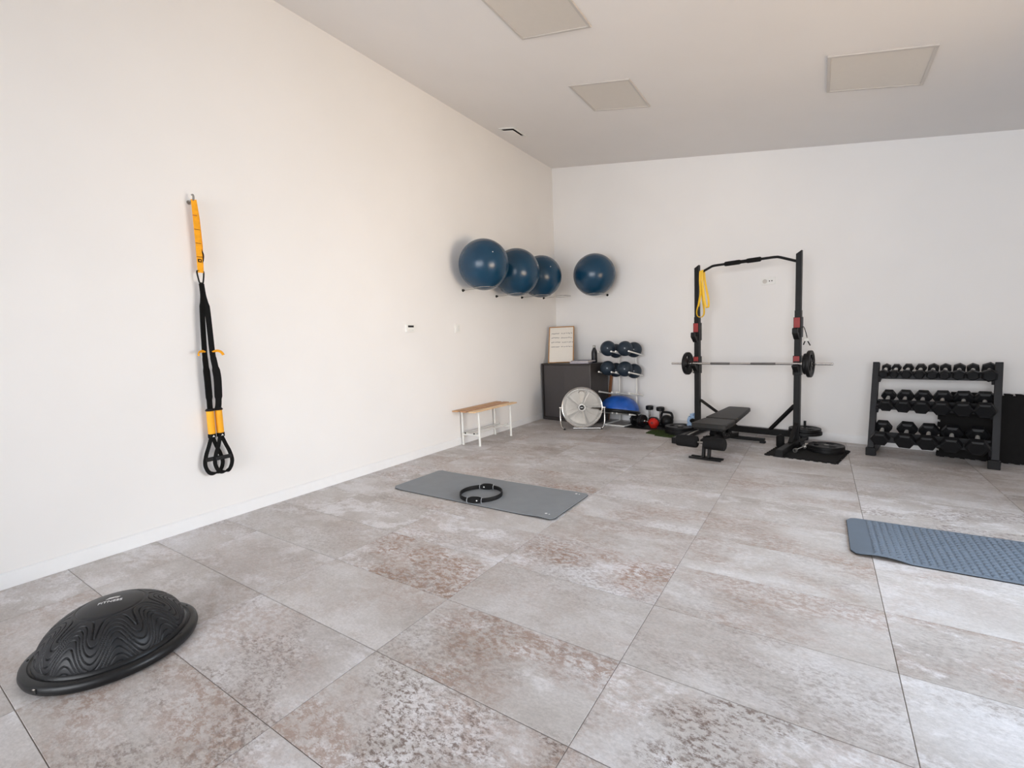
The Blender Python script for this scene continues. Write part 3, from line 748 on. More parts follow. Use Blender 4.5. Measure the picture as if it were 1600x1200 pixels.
for k in range(5):
    b = MB(); vs = []; fs = []; a0 = 2*PI*k/5
    for i in range(9):
        r = 0.05 + 0.205*i/8
        for j in range(9):
            a = a0 + (j/8)*1.22; z = 0.015 + 0.06*(j/8 - 0.5)*0.75
            vs.append((r*math.cos(a), r*math.sin(a), z))
    for i in range(8):
        for j in range(8):
            q = i*9+j; fs.append((q, q+1, q+10, q+9))
    b.add(vs, fs, FC); o = b.build('blade', M_BLADE, t)
    sm = o.modifiers.new('thick', 'SOLIDIFY'); sm.thickness = 0.003
b = MB(); b.lathe([(0, 0.0), (0.05, 0.0), (0.05, 0.04), (0, 0.045)], 24, FC); b.build('hub', M_STEEL, t)
b = MB(); b.lathe([(0, 0.090), (0.034, 0.090), (0.034, 0.097), (0.028, 0.101), (0, 0.101)], 28, FC); p = b.build('badge', M_DARK, t)
b = MB(); b.box((0, 0, 0.1015), (0.036, 0.008, 0.001), FC); b.build('badge_print', M_PRINT, p, smooth=0)
b = MB(); b.lathe([(0, -0.19), (0.075, -0.19), (0.08, -0.18), (0.08, -0.05), (0, -0.05)], 28, FC); b.build('motor', M_BLACK, t)
b = MB()
for k in range(8):
    a = 2*PI*k/8
    b.tube([(0.06*math.cos(a), 0.06*math.sin(a), -0.08), (rf*math.cos(a), rf*math.sin(a), -0.076)], 0.003, 6, M=FC)
for k in range(8):
    r0 = 0.08+k*0.027
    b.tube([(r0*math.cos(a), r0*math.sin(a), -0.078) for a in [2*PI*q/32 for q in range(32)]], 0.002, 4, closed=True, M=FC)
b.build('rear_grille', M_GRILL, t)
b = MB(); b.tube(smoothpath([(-0.035, 0.21, 0.088), (-0.03, 0.235, 0.10), (0.03, 0.235, 0.10), (0.035, 0.21, 0.088)], 4), 0.005, 6, M=FC); b.build('clip', M_CHROME, t)
hx = rf + 0.028; st = 0.012
path = smoothpath([(-hx, 0, 0.300), (-hx-0.004, -0.004, 0.18), (-hx+0.002, -0.02, 0.09), (-hx+0.03, -0.075, 0.022), (-hx+0.065, -0.12, 0.014)], 6)
b = MB(); b.tube(path, st, 12); b.build('stand_side', M_CHROME, t)
path = smoothpath([(hx, 0, 0.300), (hx+0.004, -0.004, 0.18), (hx-0.002, -0.02, 0.09), (hx-0.03, -0.05, 0.022), (hx-0.10, -0.055, 0.016), (0, -0.06, 0.016), (-0.13, -0.062, 0.016)], 6)
b = MB(); b.tube(path, st, 12); b.build('stand_side', M_CHROME, t)
for p_ in ((-hx+0.062, -0.118), (hx-0.045, -0.052)):
    b = MB(); b.cyl((p_[0], p_[1], 0), (p_[0], p_[1], 0.02), 0.015, seg=14); b.build('rubber_foot', M_RUBBER, t)
for s in (-1, 1):
    b = MB(); b.cyl((s*(rf-0.005), 0, 0.304), (s*(hx+0.018), 0, 0.304), 0.010, seg=14); b.build('pivot_bolt', M_CHROME, t)

# ------------------------------------------------------------------ white ball stand
SU = 1.45
t = thing('ball_stand', 'white tubular stand holding dark blue slam balls by the back wall', 'ball stand', atw(SU, 0))
RT = 0.011
for x in (-0.145, 0.145):
    b = MB(); b.cyl((x, -0.13, 0.02), (x, -0.13, 1.06), 0.013, seg=14); b.build('upright', M_WHITE, t)
b = MB(); b.tube(smoothpath([(-0.155, -0.13, 0.012), (-0.155, -0.50, 0.012), (-0.135, -0.535, 0.012), (0.135, -0.535, 0.012), (0.165, -0.50, 0.012), (0.165, -0.13, 0.012)], 5), 0.012, 12); b.build('base_frame', M_WHITE, t)
LV = (0.185, 0.490, 0.785, 1.085); RU = (-0.255, -0.035, 0.040, 0.252)
for lz in LV:
    zr = lz - 0.072
    b = MB(); b.cyl((RU[0], -0.135, zr), (RU[3], -0.135, zr), 0.010, seg=12); b.build('cross_tube', M_WHITE, t)
    for x in RU:
        b = MB(); b.cyl((x, -0.13, zr), (x, -0.50, lz), RT, seg=12); p = b.build('rod', M_WHITE, t)
        b = MB(); b.cyl((x, -0.497, lz), (x, -0.512, lz+0.002), RT+0.0015, seg=12); b.build('rod_cap', M_PLASTIC, p)
M_SLAM = mat('slate_blue_rubber', (34, 46, 58), 0.5, spec=0.35, var=0.12, scale=30, bump=0.15)
def slam(u, d, z, r, lab):
    t = thing('slam_ball', lab, 'medicine ball', atw(u, d, z), 'slate blue medicine balls on the white stand')
    b = MB(); pr = []
    for i in range(41):
        a = PI*i/40; q = r*(1 - (0.012 if i % 8 == 0 and 0 < i < 40 else 0)); pr.append((q*math.sin(a) if 0 < i < 40 else 0, -q*math.cos(a)))
    b.lathe(pr, 32, Matrix.Rotation(0.9, 4, 'X')); b.build('rubber_shell', M_SLAM, t, smooth=60)
    b = MB(); b.lathe([(0, r+0.0006), (0.009, r+0.0004), (0.012, r-0.002)], 12, Matrix.Rotation(1.5, 4, 'X') @ Matrix.Rotation(0.5, 4, 'Y')); b.build('valve', mat('pale_valve', (130, 138, 146), 0.5), t)
slam(SU-0.146, 0.415, 1.128, 0.114, 'slate blue medicine ball, top row of the white stand, front left')
slam(SU+0.138, 0.415, 1.122, 0.108, 'slate blue medicine ball, top row of the white stand, front right')
slam(SU-0.146, 0.205, 1.083, 0.106, 'slate blue medicine ball, top row of the white stand, hidden behind the left one')
slam(SU+0.150, 0.190, 1.096, 0.113, 'slate blue medicine ball, top row of the white stand, back right')
slam(SU-0.160, 0.415, 0.836, 0.110, 'slate blue medicine ball, lower row of the white stand, front left')
slam(SU+0.130, 0.415, 0.828, 0.110, 'slate blue medicine ball, lower row of the white stand, front right')
slam(SU-0.150, 0.205, 0.796, 0.108, 'slate blue medicine ball, lower row of the white stand, hidden behind the left one')
slam(SU+0.150, 0.195, 0.782, 0.108, 'slate blue medicine ball, lower row of the white stand, back right')
# blue half ball on the lowest rods
tl = math.atan2(0.072, 0.37)
t = thing('balance_trainer', 'bright blue dome balance trainer on the lowest rods of the white stand', 'balance trainer', atw(1.432, 0.345, 0.170) @ Matrix.Rotation(-tl, 4, 'X'))
b = MB(); pr = [(0.285*math.sin(PI/2*i/20)**0.95 if i else 0, 0.042+0.215*math.cos(PI/2*i/20)) for i in range(21)]
b.lathe(pr, 48); b.build('dome', mat('bright_blue_vinyl', (22, 82, 168), 0.32, var=0.18, scale=9), t, smooth=60)
b = MB(); b.lathe([(0, 0), (0.265, 0), (0.298, 0.012), (0.302, 0.030), (0.290, 0.046), (0.270, 0.048), (0, 0.048)], 48); b.build('base_rim', M_RIMP, t)

# ------------------------------------------------------------------ corner with kettlebells and dumbbells
b = MB(); b.prism([(1.50-2, -0.10), (2.32-2, -0.10), (2.34-2, -0.50), (1.60-2, -0.545)], 0, 0.006)
o = b.build('rubber_mat', M_RUBBER, smooth=0); o.matrix_world = atw(2, 0); tag(o, 'thin black rubber mat on the floor under the kettlebells', 'mat')
t = thing('turf_mat', 'small piece of green artificial turf on the floor beside the bench', 'mat', atw(2.28, 0.62))
M_GRASS = mat('green_turf', (58, 74, 32), 0.9, var=0.35, scale=90)
b = MB(); poly = [(-0.225, 0.09), (-0.20, -0.135), (-0.05, -0.155), (-0.03, -0.215), (0.21, -0.225), (0.22, 0.13), (0.0, 0.17)]
b.prism(poly, 0.0, 0.005); b.build('backing', M_GRASS, t, smooth=0)
b = MB(); rnd = random.Random(5)
for k in range(2600):
    x = rnd.uniform(-0.215, 0.215); y = rnd.uniform(-0.215, 0.16)
    ins = False; j = len(poly)-1
    for i in range(len(poly)):
        if (poly[i][1] > y) != (poly[j][1] > y) and x < (poly[j][0]-poly[i][0])*(y-poly[i][1])/(poly[j][1]-poly[i][1])+poly[i][0]: ins = not ins
        j = i
    if not ins: continue
    a = rnd.uniform(0, 2*PI); h = rnd.uniform(0.010, 0.02); dx, dy = 0.0022*math.cos(a), 0.0022*math.sin(a)
    b.add([(x-dx, y-dy, 0.005), (x+dx, y+dy, 0.005), (x+dy*3*rnd.random(), y-dx*3*rnd.random(), 0.005+h)], [(0, 1, 2)])
tag(b.build('grass_blades', M_GRASS, t, smooth=0), kind='stuff')

def kettlebell(M, r, m, lab, handle_w, handle_h, hr):
    t = thing('kettlebell', lab, 'kettlebell', M)
    b = MB(); pr = [(0, 0), (r*0.62, 0)] + [(r*math.sin(a), r*0.93 - r*math.cos(a)*0.99) for a in [0.72 + (PI-0.72)*i/22 for i in range(23)]]
    pr[-1] = (0, pr[-1][1]); b.lathe(pr, 36); b.build('bell', m, t, smooth=60)
    hw, z0, z1 = handle_w/2, r*1.25, r*1.25+handle_h
    b = MB(); b.tube(smoothpath([(-hw*0.78, 0, z0-0.02), (-hw, 0, z0+handle_h*0.30), (-hw*0.88, 0, z1-0.016), (-hw*0.55, 0, z1), (hw*0.55, 0, z1), (hw*0.88, 0, z1-0.016), (hw, 0, z0+handle_h*0.30), (hw*0.78, 0, z0-0.02)], 5), hr, 12); b.build('handle', M_IRON, t)
    return t
M_KRED = mat('red_vinyl', (186, 36, 24), 0.5, var=0.08, spec=0.3)
t = kettlebell(atw(1.985, 0.35, 0.006, 0.15), 0.072, M_KRED, 'red kettlebell with a black handle on the rubber mat', 0.12, 0.045, 0.014)
b = MB(); b.lathe([(0, 0), (0.018, 0), (0.018, 0.002), (0, 0.002)], 20, Matrix.Translation((0, -0.0765, 0.075)) @ Matrix.Rotation(PI/2, 4, 'X')); b.build('emblem', mat('dark_red_emblem', (120, 24, 20), 0.5), t)
kettlebell(atw(2.115, 0.215, 0.006, -0.2), 0.088, M_IRON, 'black kettlebell with a tall wide handle behind the red one', 0.185, 0.095, 0.016)
def round_dumbbell(M, lab, rr, hl, gl, m=M_IRON):
    t = thing('hand_weight', lab, 'dumbbell', M, 'round dumbbells beside the kettlebells')   # local z is the axis
    for s in (-1, 1):
        b = MB(); z0 = s*gl/2; z1 = s*(gl/2+hl)
        b.lathe([(0, z0), (rr*0.86, z0), (rr, z0+s*0.010), (rr, z1-s*0.010), (rr*0.84, z1), (rr*0.5, z1), (rr*0.46, z1-s*0.004), (0, z1-s*0.004)], 32); b.build('weight', m, t)
    b = MB(); b.cyl((0, 0, -gl/2), (0, 0, gl/2), 0.014, seg=16); b.build('handle', M_CHROME, t)
    return t
round_dumbbell(atw(1.825, 0.165, 0.006+0.137), 'round black dumbbell standing upright, nearest the white stand', 0.054, 0.058, 0.158)
round_dumbbell(atw(1.985, 0.150, 0.006+0.132), 'round black dumbbell standing upright behind the red kettlebell', 0.058, 0.056, 0.152)
# adjustable dumbbell lying on its plates
AX = atw(1.775, 0.385, 0.006+0.088) @ Matrix.Rotation(math.radians(-12), 4, 'Z') @ Matrix.Rotation(PI/2, 4, 'Y')
t = thing('adjustable_dumbbell', 'adjustable dumbbell with round black plates and chrome bar on the rubber mat', 'dumbbell', AX)
for z in (0.045, 0.075, -0.075):
    b = MB(); b.lathe([(0.014, z-0.012), (0.085, z-0.012), (0.088, z-0.008), (0.088, z+0.008), (0.085, z+0.012), (0.074, z+0.012), (0.070, z+0.006), (0.034, z+0.006), (0.030, z+0.012), (0.014, z+0.012)], 36); b.build('plate', M_IRON, t)
b = MB(); b.cyl((0, 0, -0.165), (0, 0, 0.165), 0.0125, seg=14); b.build('bar', M_CHROME, t)
for z in (-0.10, 0.10):
    b = MB(); b.lathe([(0.012, z-0.010), (0.026, z-0.010), (0.026, z+0.010), (0.012, z+0.010)], 6); b.build('star_nut', M_CHROME, t, smooth=0)

# ------------------------------------------------------------------ weight plates
def plate_mesh(Rr, th, hole=0.0145, name='disc'):
    b = MB(); NA = 54
    rad = [hole, Rr*0.22, Rr*0.26, Rr*0.42, Rr*0.70, Rr*0.80, Rr*0.83, Rr*0.985, Rr]
    hz = [th/2, th/2, th*0.38, th*0.36, th*0.36, th*0.38, th/2, th/2, th*0.42]
    nr = len(rad); vs = []
    for s in (1, -1):
        for i in range(nr):
            for k in range(NA):
                a = 2*PI*k/NA; vs.append((rad[i]*math.cos(a), rad[i]*math.sin(a), s*hz[i]))
    def V(s, i, k): return (0 if s > 0 else nr*NA) + i*NA + (k % NA)
    def there(i, k):
        k %= NA
        if i != 3: return 0 <= i < nr-1
        return not ((k % 18) in (4, 5, 6, 7, 8, 9, 10))
    fs = []
    for i in range(nr-1):
        for k in range(NA):
            if not there(i, k): continue
            fs.append((V(1, i, k), V(1, i+1, k), V(1, i+1, k+1), V(1, i, k+1)))
            fs.append((V(-1, i, k), V(-1, i, k+1), V(-1, i+1, k+1), V(-1, i+1, k)))
            if not there(i-1, k): fs.append((V(1, i, k), V(1, i, k+1), V(-1, i, k+1), V(-1, i, k)))
            if not there(i+1, k): fs.append((V(1, i+1, k), V(-1, i+1, k), V(-1, i+1, k+1), V(1, i+1, k+1)))
            if not there(i, k-1): fs.append((V(1, i, k), V(-1, i, k), V(-1, i+1, k), V(1, i+1, k)))
            if not there(i, k+1): fs.append((V(1, i, k+1), V(1, i+1, k+1), V(-1, i+1, k+1), V(-1, i, k+1)))
    b.add(vs, fs); return b
def weight_plate(M, Rr, th, lab, hole=0.0145):
    t = thing('weight_plate', lab, 'weight plate', M, 'black weight plates')
    plate_mesh(Rr, th, hole).build('disc', M_IRON, t, smooth=40)
    b = MB(); b.lathe([(hole-0.0003, -th*0.52), (hole+0.008, -th*0.52), (hole+0.008, th*0.52), (hole-0.0003, th*0.52), (hole-0.0003, -th*0.52)], 24); b.build('hub_ring', M_STEEL, t)
    return t

# ------------------------------------------------------------------ squat rack (frame origin midway between the posts)
RU0, RD = 3.21, 0.45
t = thing('squat_rack', 'black squat rack with a pull-up bar and red adjusters against the back wall', 'squat rack', atw(RU0, RD))
PX = 0.557; PW = 0.062
for s in (-1, 1):
    x = s*PX
    b = MB(); b.box((x, 0, 0.78), (PW, PW, 1.44)); b.build('lower_post', M_BLACK, t, smooth=0, bevel=0.004)
    b = MB(); vs = []
    zt0, zt1 = 2.105, 2.14
    q = (PW-0.008)/2
    for z in ((1.40,)*4, (zt0 if s < 0 else zt0, zt1, zt1, zt0)):
        for (a, c), zz in zip(((-1,-1),(1,-1),(1,1),(-1,1)), z): vs.append((x+a*q, c*q, zz))
    b.add(vs, [(3,2,1,0),(4,5,6,7),(0,1,5,4),(1,2,6,5),(2,3,7,6),(3,0,4,7)]); b.build('upper_post', M_BLACK, t, smooth=0, bevel=0.002)
    # feet
    b = MB(); b.box((x, -0.14, 0.045), (0.06, 1.02, 0.06)); b.build('foot_beam', M_BLACK, t, smooth=0, bevel=0.004)
    for y in (-0.64, 0.355):
        b = MB(); b.box((x, y, 0.036), (0.072, 0.045, 0.072)); b.build('foot_cap', M_RUBBER, t, smooth=0, bevel=0.004)
    if s > 0:
        b = MB(); b.beam((x, -0.03, 0.25), (x, -0.26, 0.072), 0.04, 0.03, up=(0, 0, 1)); b.build('gusset', M_BLACK, t, smooth=0, bevel=0.003)
    # adjusters: sleeve, red window, cup
    for z0, z1, r0, r1, cup in ((1.205, 1.425, 1.312, 1.42, 1.27), (0.79, 1.005, 0.915, 1.0, 0.888)):
        b = MB(); b.box((x, 0, (z0+z1)/2), (PW+0.016, PW+0.016, z1-z0)); sl = b.build('sleeve', M_BLACK, t, smooth=0, bevel=0.003)
        b = MB(); b.box((x-0.004, -(PW+0.016)/2-0.002, (r0+r1)/2), (PW-0.004, 0.006, r1-r0)); b.build('red_panel', M_RED, sl, smooth=0, bevel=0.001)
        # open hook on the front
        y0 = -(PW+0.016)/2
        b = MB()
        prof = [(y0, cup-0.085), (y0, cup+0.035), (y0-0.018, cup+0.035), (y0-0.022, cup-0.002), (y0-0.034, cup-0.014), (y0-0.056, cup-0.014), (y0-0.070, cup-0.002), (y0-0.072, cup+0.030), (y0-0.088, cup+0.040), (y0-0.104, cup+0.030), (y0-0.106, cup-0.020), (y0-0.075, cup-0.045), (y0-0.035, cup-0.085)]
        if z0 < 1: prof = [(p_[0], p_[1]+0.022) for p_ in prof]
        if z0 < 1: prof = [(p_[0], min(p_[1], cup+0.018) if i_ in (7, 8, 9) else p_[1]) for i_, p_ in enumerate(prof)]
        vs = [(x-0.026, a, c) for a, c in prof] + [(x+0.026, a, c) for a, c in prof]; n = len(prof)
        fs = [tuple(range(n)), tuple(range(2*n-1, n-1, -1))] + [(i, n+i, n+(i+1) % n, (i+1) % n) for i in range(n)]
        b.add(vs, fs); b.build('bar_cup', M_BLACK, sl, smooth=0, bevel=0.003)
        b = MB(); b.cyl((x, (PW+0.016)/2, z0+0.06), (x, (PW+0.016)/2+0.035, z0+0.06), 0.012, seg=12); b.build('lock_pin', M_BLACK, sl)
    b = MB(); b.tube([(x-0.024, -0.045, 0.80), (x-0.024, -0.085, 0.80), (x-0.024, -0.095, 0.815), (x-0.024, -0.098, 0.86)], 0.004, 6); b.build('safety_wire', M_STEEL, t)
    # diagonal braces down to the rear beam
    b = MB(); b.beam((x-s*0.03, 0.02, 0.445), (s*0.19, 0.33, 0.085), 0.034, 0.034); b.build('brace', M_BLACK, t, smooth=0, bevel=0.003)
    # peg for plates on the foot
    b = MB(); b.cyl((x+0.045*s, 0.15, 0.07), (x+0.045*s, 0.15, 0.26), 0.0135, seg=14); b.build('plate_peg', M_BLACK, t)
    b = MB(); b.box((x+0.03*s, 0.15, 0.085), (0.09, 0.06, 0.02)); b.build('peg_bracket', M_BLACK, t, smooth=0)
b = MB(); b.box((0, 0.33, 0.062), (2*PX, 0.055, 0.075)); b.build('rear_beam', M_BLACK, t, smooth=0, bevel=0.004)
bar = [(-PX+0.02, 0, 2.035), (-0.40, 0, 2.092), (-0.372, 0, 2.104), (-0.34, 0, 2.107), (0.30, 0, 2.107), (0.345, 0, 2.104), (0.375, 0, 2.094), (PX-0.02, 0, 2.028)]
b = MB(); b.tube(bar, 0.0145, 14); pb = b.build('pull_up_bar', M_BLACK, t)
b = MB(); b.tube([(-0.225, 0, 2.107), (-0.215, 0, 2.107), (-0.06, 0, 2.107), (-0.04, 0, 2.107), (0.015, 0, 2.107), (0.035, 0, 2.107), (0.165, 0, 2.107), (0.175, 0, 2.107)], [0.022, 0.027, 0.027, 0.020, 0.020, 0.027, 0.027, 0.022], 18); b.build('foam_grip', M_FOAM, pb)

# barbell resting in the lower cups (local x along the bar)
BZ = 0.9185
t = thing('barbell', 'chrome barbell resting in the lower cups of the rack', 'barbell', atw(RU0, 0.5335, BZ))
b = MB(); b.cyl((-0.86, 0, 0), (0.90, 0, 0), 0.0132, seg=18); b.build('shaft', M_CHROME, t)
for x0, x1 in ((-0.36, -0.13), (0.10, 0.36)):
    b = MB(); b.lathe([(0.0136, x0), (0.0142, x0+0.004), (0.0142, x1-0.004), (0.0136, x1)], 20, Matrix.Rotation(PI/2, 4, 'Y')); b.build('knurled_grip', mat('knurled_steel', (120, 117, 114), 0.5, 1.0, bump=0.5, bscale=900), t)
for x in (-0.615, 0.622):
    b = MB(); b.lathe([(0.013, -0.012), (0.024, -0.012), (0.024, 0.012), (0.013, 0.012)], 20, Matrix.Translation((x, 0, 0)) @ Matrix.Rotation(PI/2, 4, 'Y')); b.build('inner_collar', M_CHROME, t)
PM = lambda u, rot=0.0: atw(u, 0.5335, BZ) @ Matrix.Rotation(PI/2, 4, 'Y') @ Matrix.Rotation(rot, 4, 'Z')
weight_plate(PM(RU0-0.648, 0.35), 0.143, 0.034, 'black plate on the left end of the barbell')
weight_plate(PM(RU0+0.655, 0.9), 0.113, 0.030, 'smaller black plate on the right end of the barbell, inner one')
weight_plate(PM(RU0+0.692, 0.2), 0.145, 0.034, 'larger black plate on the right end of the barbell, outer one')
def spring_clip(M, lab, m=M_BLACK):
    t = thing('spring_collar', lab, 'collar clip', M, 'spring collars for the barbell')
    b = MB(); b.tube([(0.0185*math.cos(a), 0.0185*math.sin(a), -0.008+0.016*k/60) for k, a in [(k, 2*PI*2.4*k/60) for k in range(61)]], 0.0035, 8); b.build('coil', m, t)
    for s, a in ((1, 0.35), (-1, -0.35)):
        b = MB(); b.tube([(0.018*math.cos(a), 0.018*math.sin(a), 0.008*s), (0.05*math.cos(a*1.5), 0.05*math.sin(a*1.5), 0.008*s), (0.075*math.cos(a*1.6), 0.075*math.sin(a*1.6), 0.008*s)], 0.004, 8); b.build('lever', m, t)
        b = MB(); b.tube([(0.05*math.cos(a*1.5), 0.05*math.sin(a*1.5), 0.008*s), (0.08*math.cos(a*1.6), 0.08*math.sin(a*1.6), 0.008*s)], 0.0075, 10); b.build('grip', M_RUBBER, t)
spring_clip(PM(RU0+0.728, -2.2), 'black spring collar on the barbell beside the outer right plate')
# spring clip hanging by its coil on the right post
t = thing('spring_collar', 'black spring collar with white bridge hanging on the right post of the rack', 'collar clip', atw(RU0+PX+0.046, RD+0.012, 1.312), 'spring collars for the barbell')
b = MB(); b.tube(smoothpath([(-0.010, 0.002, -0.012), (-0.002, 0, 0.006), (0.012, 0, -0.002), (0.030, 0, -0.06), (0.042, 0, -0.115)], 5), 0.004, 8); b.build('lever', M_BLACK, t)
b = MB(); b.box((0.036, 0, -0.135), (0.040, 0.014, 0.034)); b.build('bridge', M_WHITE, t, bevel=0.005)
b = MB(); b.tube([(0.048, 0, -0.150), (0.072, 0, -0.198)], 0.006, 8); b.build('lever', M_BLACK, t)
b = MB(); b.tube([(0.022, 0, -0.150), (0.008, 0, -0.190)], 0.006, 8); b.build('lever', M_BLACK, t)
# resistance band looped over the pull-up bar
t = thing('resistance_band', 'yellow resistance band looped over the left end of the pull-up bar', 'resistance band', atw(2.705, RD, 2.062))
b = MB()
L1 = smoothpath([(0, 0, 0.004), (-0.004, -0.020, -0.01), (-0.006, -0.026, -0.12), (0.0, -0.028, -0.26), (-0.022, -0.028, -0.40), (-0.044, -0.028, -0.49), (-0.036, -0.026, -0.548), (0.0, -0.022, -0.570), (0.030, -0.018, -0.548), (0.038, -0.014, -0.50), (0.024, -0.004, -0.40), (0.006, 0.010, -0.26), (0.004, 0.024, -0.12), (0.006, 0.020, -0.01), (0, 0, 0.004)], 5)
n = len(L1); wd = [Vector((math.cos(1.3*math.sin(PI*i/n)), math.sin(1.3*math.sin(PI*i/n)), 0)) for i in range(n)]
b.strip(L1, wd, 0.026, 0.004)
L2 = smoothpath([(0.022, 0, 0.008), (0.020, -0.022, -0.006), (0.024, -0.026, -0.12), (0.036, -0.028, -0.25), (0.050, -0.028, -0.37), (0.066, -0.024, -0.445), (0.076, -0.012, -0.452), (0.086, 0.0, -0.44), (0.082, 0.012, -0.36), (0.058, 0.016, -0.24), (0.034, 0.022, -0.12), (0.024, 0.020, -0.006), (0.022, 0, 0.008)], 5)
b.strip(L2, (0.9, 0.35, 0), 0.024, 0.004)
b.build('loop', M_BAND, t)

# plates on the floor pegs and on the foam mat
weight_plate(atw(RU0+PX+0.045, 0.30, 0.128), 0.168, 0.034, 'lower black plate lying on the peg of the right rack foot')
weight_plate(atw(RU0+PX+0.045, 0.30, 0.164, 0.6), 0.158, 0.032, 'upper black plate lying on the peg of the right rack foot')
weight_plate(atw(2.452, 0.53, 0.018), 0.185, 0.036, 'bottom black plate of the floor stack left of the bench')
weight_plate(atw(2.462, 0.535, 0.054, 0.7), 0.190, 0.034, 'second black plate of the floor stack left of the bench')
weight_plate(atw(2.450, 0.53, 0.088, 0.2), 0.185, 0.032, 'top black plate of the floor stack left of the bench')

# crumpled light blue cloth at the left post
t = thing('cloth', 'crumpled light blue and black cloth lying at the left post of the rack', 'cloth', atw(2.565, 0.38, 0.0))
b = MB(); rnd = random.Random(11); vs = []; fs = []; n1, n2 = 16, 28
def cr(a, p): return 0.085*(1+0.22*math.sin(3*a+2*p)+0.16*math.sin(7*a-5*p+1)+0.1*math.sin(11*p+4*a))
for i in range(n1+1):
    p_ = PI*i/n1
    for k in range(n2):
        a = 2*PI*k/n2; r = cr(a, p_)
        vs.append((r*math.sin(p_)*math.cos(a), r*math.sin(p_)*math.sin(a)*0.8, max(0.0, 0.075 - 1.0*r*math.cos(p_)*0.9)))
for i in range(n1):
    for k in range(n2): fs.append((i*n2+k, i*n2+(k+1) % n2, (i+1)*n2+(k+1) % n2, (i+1)*n2+k))
b.add(vs, fs, Matrix.Translation((0, 0, 0.11)) @ Matrix.Diagonal((0.75, 0.8, 1.5, 1)))
M_CL = mat('light_blue_cloth', (150, 176, 206), 0.85, var=0.25, scale=22)
b.v = [Vector((v.x, v.y, v.z-0.11)) for v in b.v]
b.build('fabric', M_CL, t, smooth=60)
b = MB(); b.sphere((0.015, -0.082, 0.185), 0.034, 12, 8, Matrix.Diagonal((1.3, 0.7, 0.9, 1))); b.build('dark_fold', M_WEB, t, smooth=60)

# ------------------------------------------------------------------ adjustable bench (local -y towards the room)
BT = math.radians(2.0)
t = thing('weight_bench', 'black adjustable weight bench with foam leg rollers inside the rack', 'weight bench', atw(3.18, 1.05, 0, BT))
def pad(name, y0, y1, w0, w1, z0, z1, th):
    b = MB(); L = math.hypot(y1-y0, z1-z0); pts = []
    n = 12
    base = rounded(1, 1, 0.001, 1)
    out = []
    for sgn in (1, -1):
        pass
    poly = []
    r = 0.035
    for cx, cy, a0, ww in ((w1/2-r, L/2-r, 0, 0), (-w1/2+r, L/2-r, PI/2, 0), (-w0/2+r, -L/2+r, PI, 0), (w0/2-r, -L/2+r, 1.5*PI, 0)):
        for i in range(7):
            a = a0 + PI/2*i/6; poly.append((cx+r*math.cos(a), cy+r*math.sin(a)))
    M = Matrix.Translation((0, (y0+y1)/2, (z0+z1)/2)) @ Matrix.Rotation(math.atan2(z1-z0, y1-y0), 4, 'X')
    b.prism(poly, -th, 0, M); o = b.build(name, M_PAD, t, bevel=0.012, bseg=3)
    b = MB(); b.prism([(x*0.88, y*0.95) for x, y in poly], -th-0.012, -th, M); b.build('backing_board', M_BLACK, o, smooth=0)
pad('seat_pad', -0.44, -0.065, 0.355, 0.335, 0.345, 0.348, 0.055)
pad('back_pad', -0.055, 0.615, 0.335, 0.255, 0.352, 0.392, 0.048)
b = MB(); b.beam((0, -0.50, 0.195), (0, 0.50, 0.075), 0.05, 0.06); b.build('main_beam', M_BLACK, t, smooth=0, bevel=0.004)
b = MB(); b.beam((0, -0.30, 0.20), (0, -0.24, 0.285), 0.05, 0.05); b.beam((0, -0.06, 0.14), (0, -0.02, 0.285), 0.05, 0.05); b.build('seat_post', M_BLACK, t, smooth=0, bevel=0.003)
# toothed adjusting plate under the backrest
b = MB(); poly = []
for i in range(13):
    a = math.radians(195 + 110*i/12); poly.append((0.235*math.cos(a), 0.215*math.sin(a)))
for i in range(13):
    a = math.radians(305 - 110*i/12); poly.append((0.165*math.cos(a), 0.150*math.sin(a)))
M = Matrix.Translation((0, 0.05, 0.325)) @ Matrix.Rotation(PI/2, 4, 'Z') @ Matrix.Rotation(PI/2, 4, 'X')
for x in (-0.045, 0.045):
    b.prism(poly, x-0.004, x+0.004, M)
b.build('adjusting_plate', M_BLACK, t, smooth=0)
for i in range(6):
    a = math.radians(205 + 18*i)
    b = MB(); b.cyl((0.050, 0.05+0.20*math.cos(a), 0.325+0.182*math.sin(a)), (0.053, 0.05+0.20*math.cos(a), 0.325+0.182*math.sin(a)), 0.006, seg=10); b.build('rivet', M_STEEL, t)
b = MB(); b.beam((0, 0.02, 0.30), (0, 0.50, 0.335), 0.06, 0.03); b.build('back_beam', M_BLACK, t, smooth=0)
b = MB(); b.beam((0, 0.14, 0.13), (0, 0.30, 0.30), 0.03, 0.03); b.build('back_strut', M_BLACK, t, smooth=0)
b = MB(); b.box((0.02, 0.52, 0.036), (0.56, 0.05, 0.04)); b.build('rear_foot', M_BLACK, t, smooth=0, bevel=0.003)
for x in (-0.24, 0.28):
    b = MB(); b.box((x, 0.52, 0.010), (0.055, 0.056, 0.020)); b.build('foot_pad', M_RUBBER, t, smooth=0, bevel=0.003)
for y in (-0.585, -0.515):
    b = MB(); b.box((0.025, y, 0.010), (0.32, 0.032, 0.016)); b.build('front_foot', M_BLACK, t, smooth=0, bevel=0.003)
b = MB(); b.box((0.025, -0.55, 0.014), (0.10, 0.11, 0.012)); b.build('foot_plate', M_BLACK, t, smooth=0)
for x in (0.0, 0.055):
    b = MB(); b.beam((x, -0.55, 0.016), (x, -0.52, 0.19), 0.022, 0.055, up=(0, 1, 0)); b.build('front_post', M_BLACK, t, smooth=0, bevel=0.003)
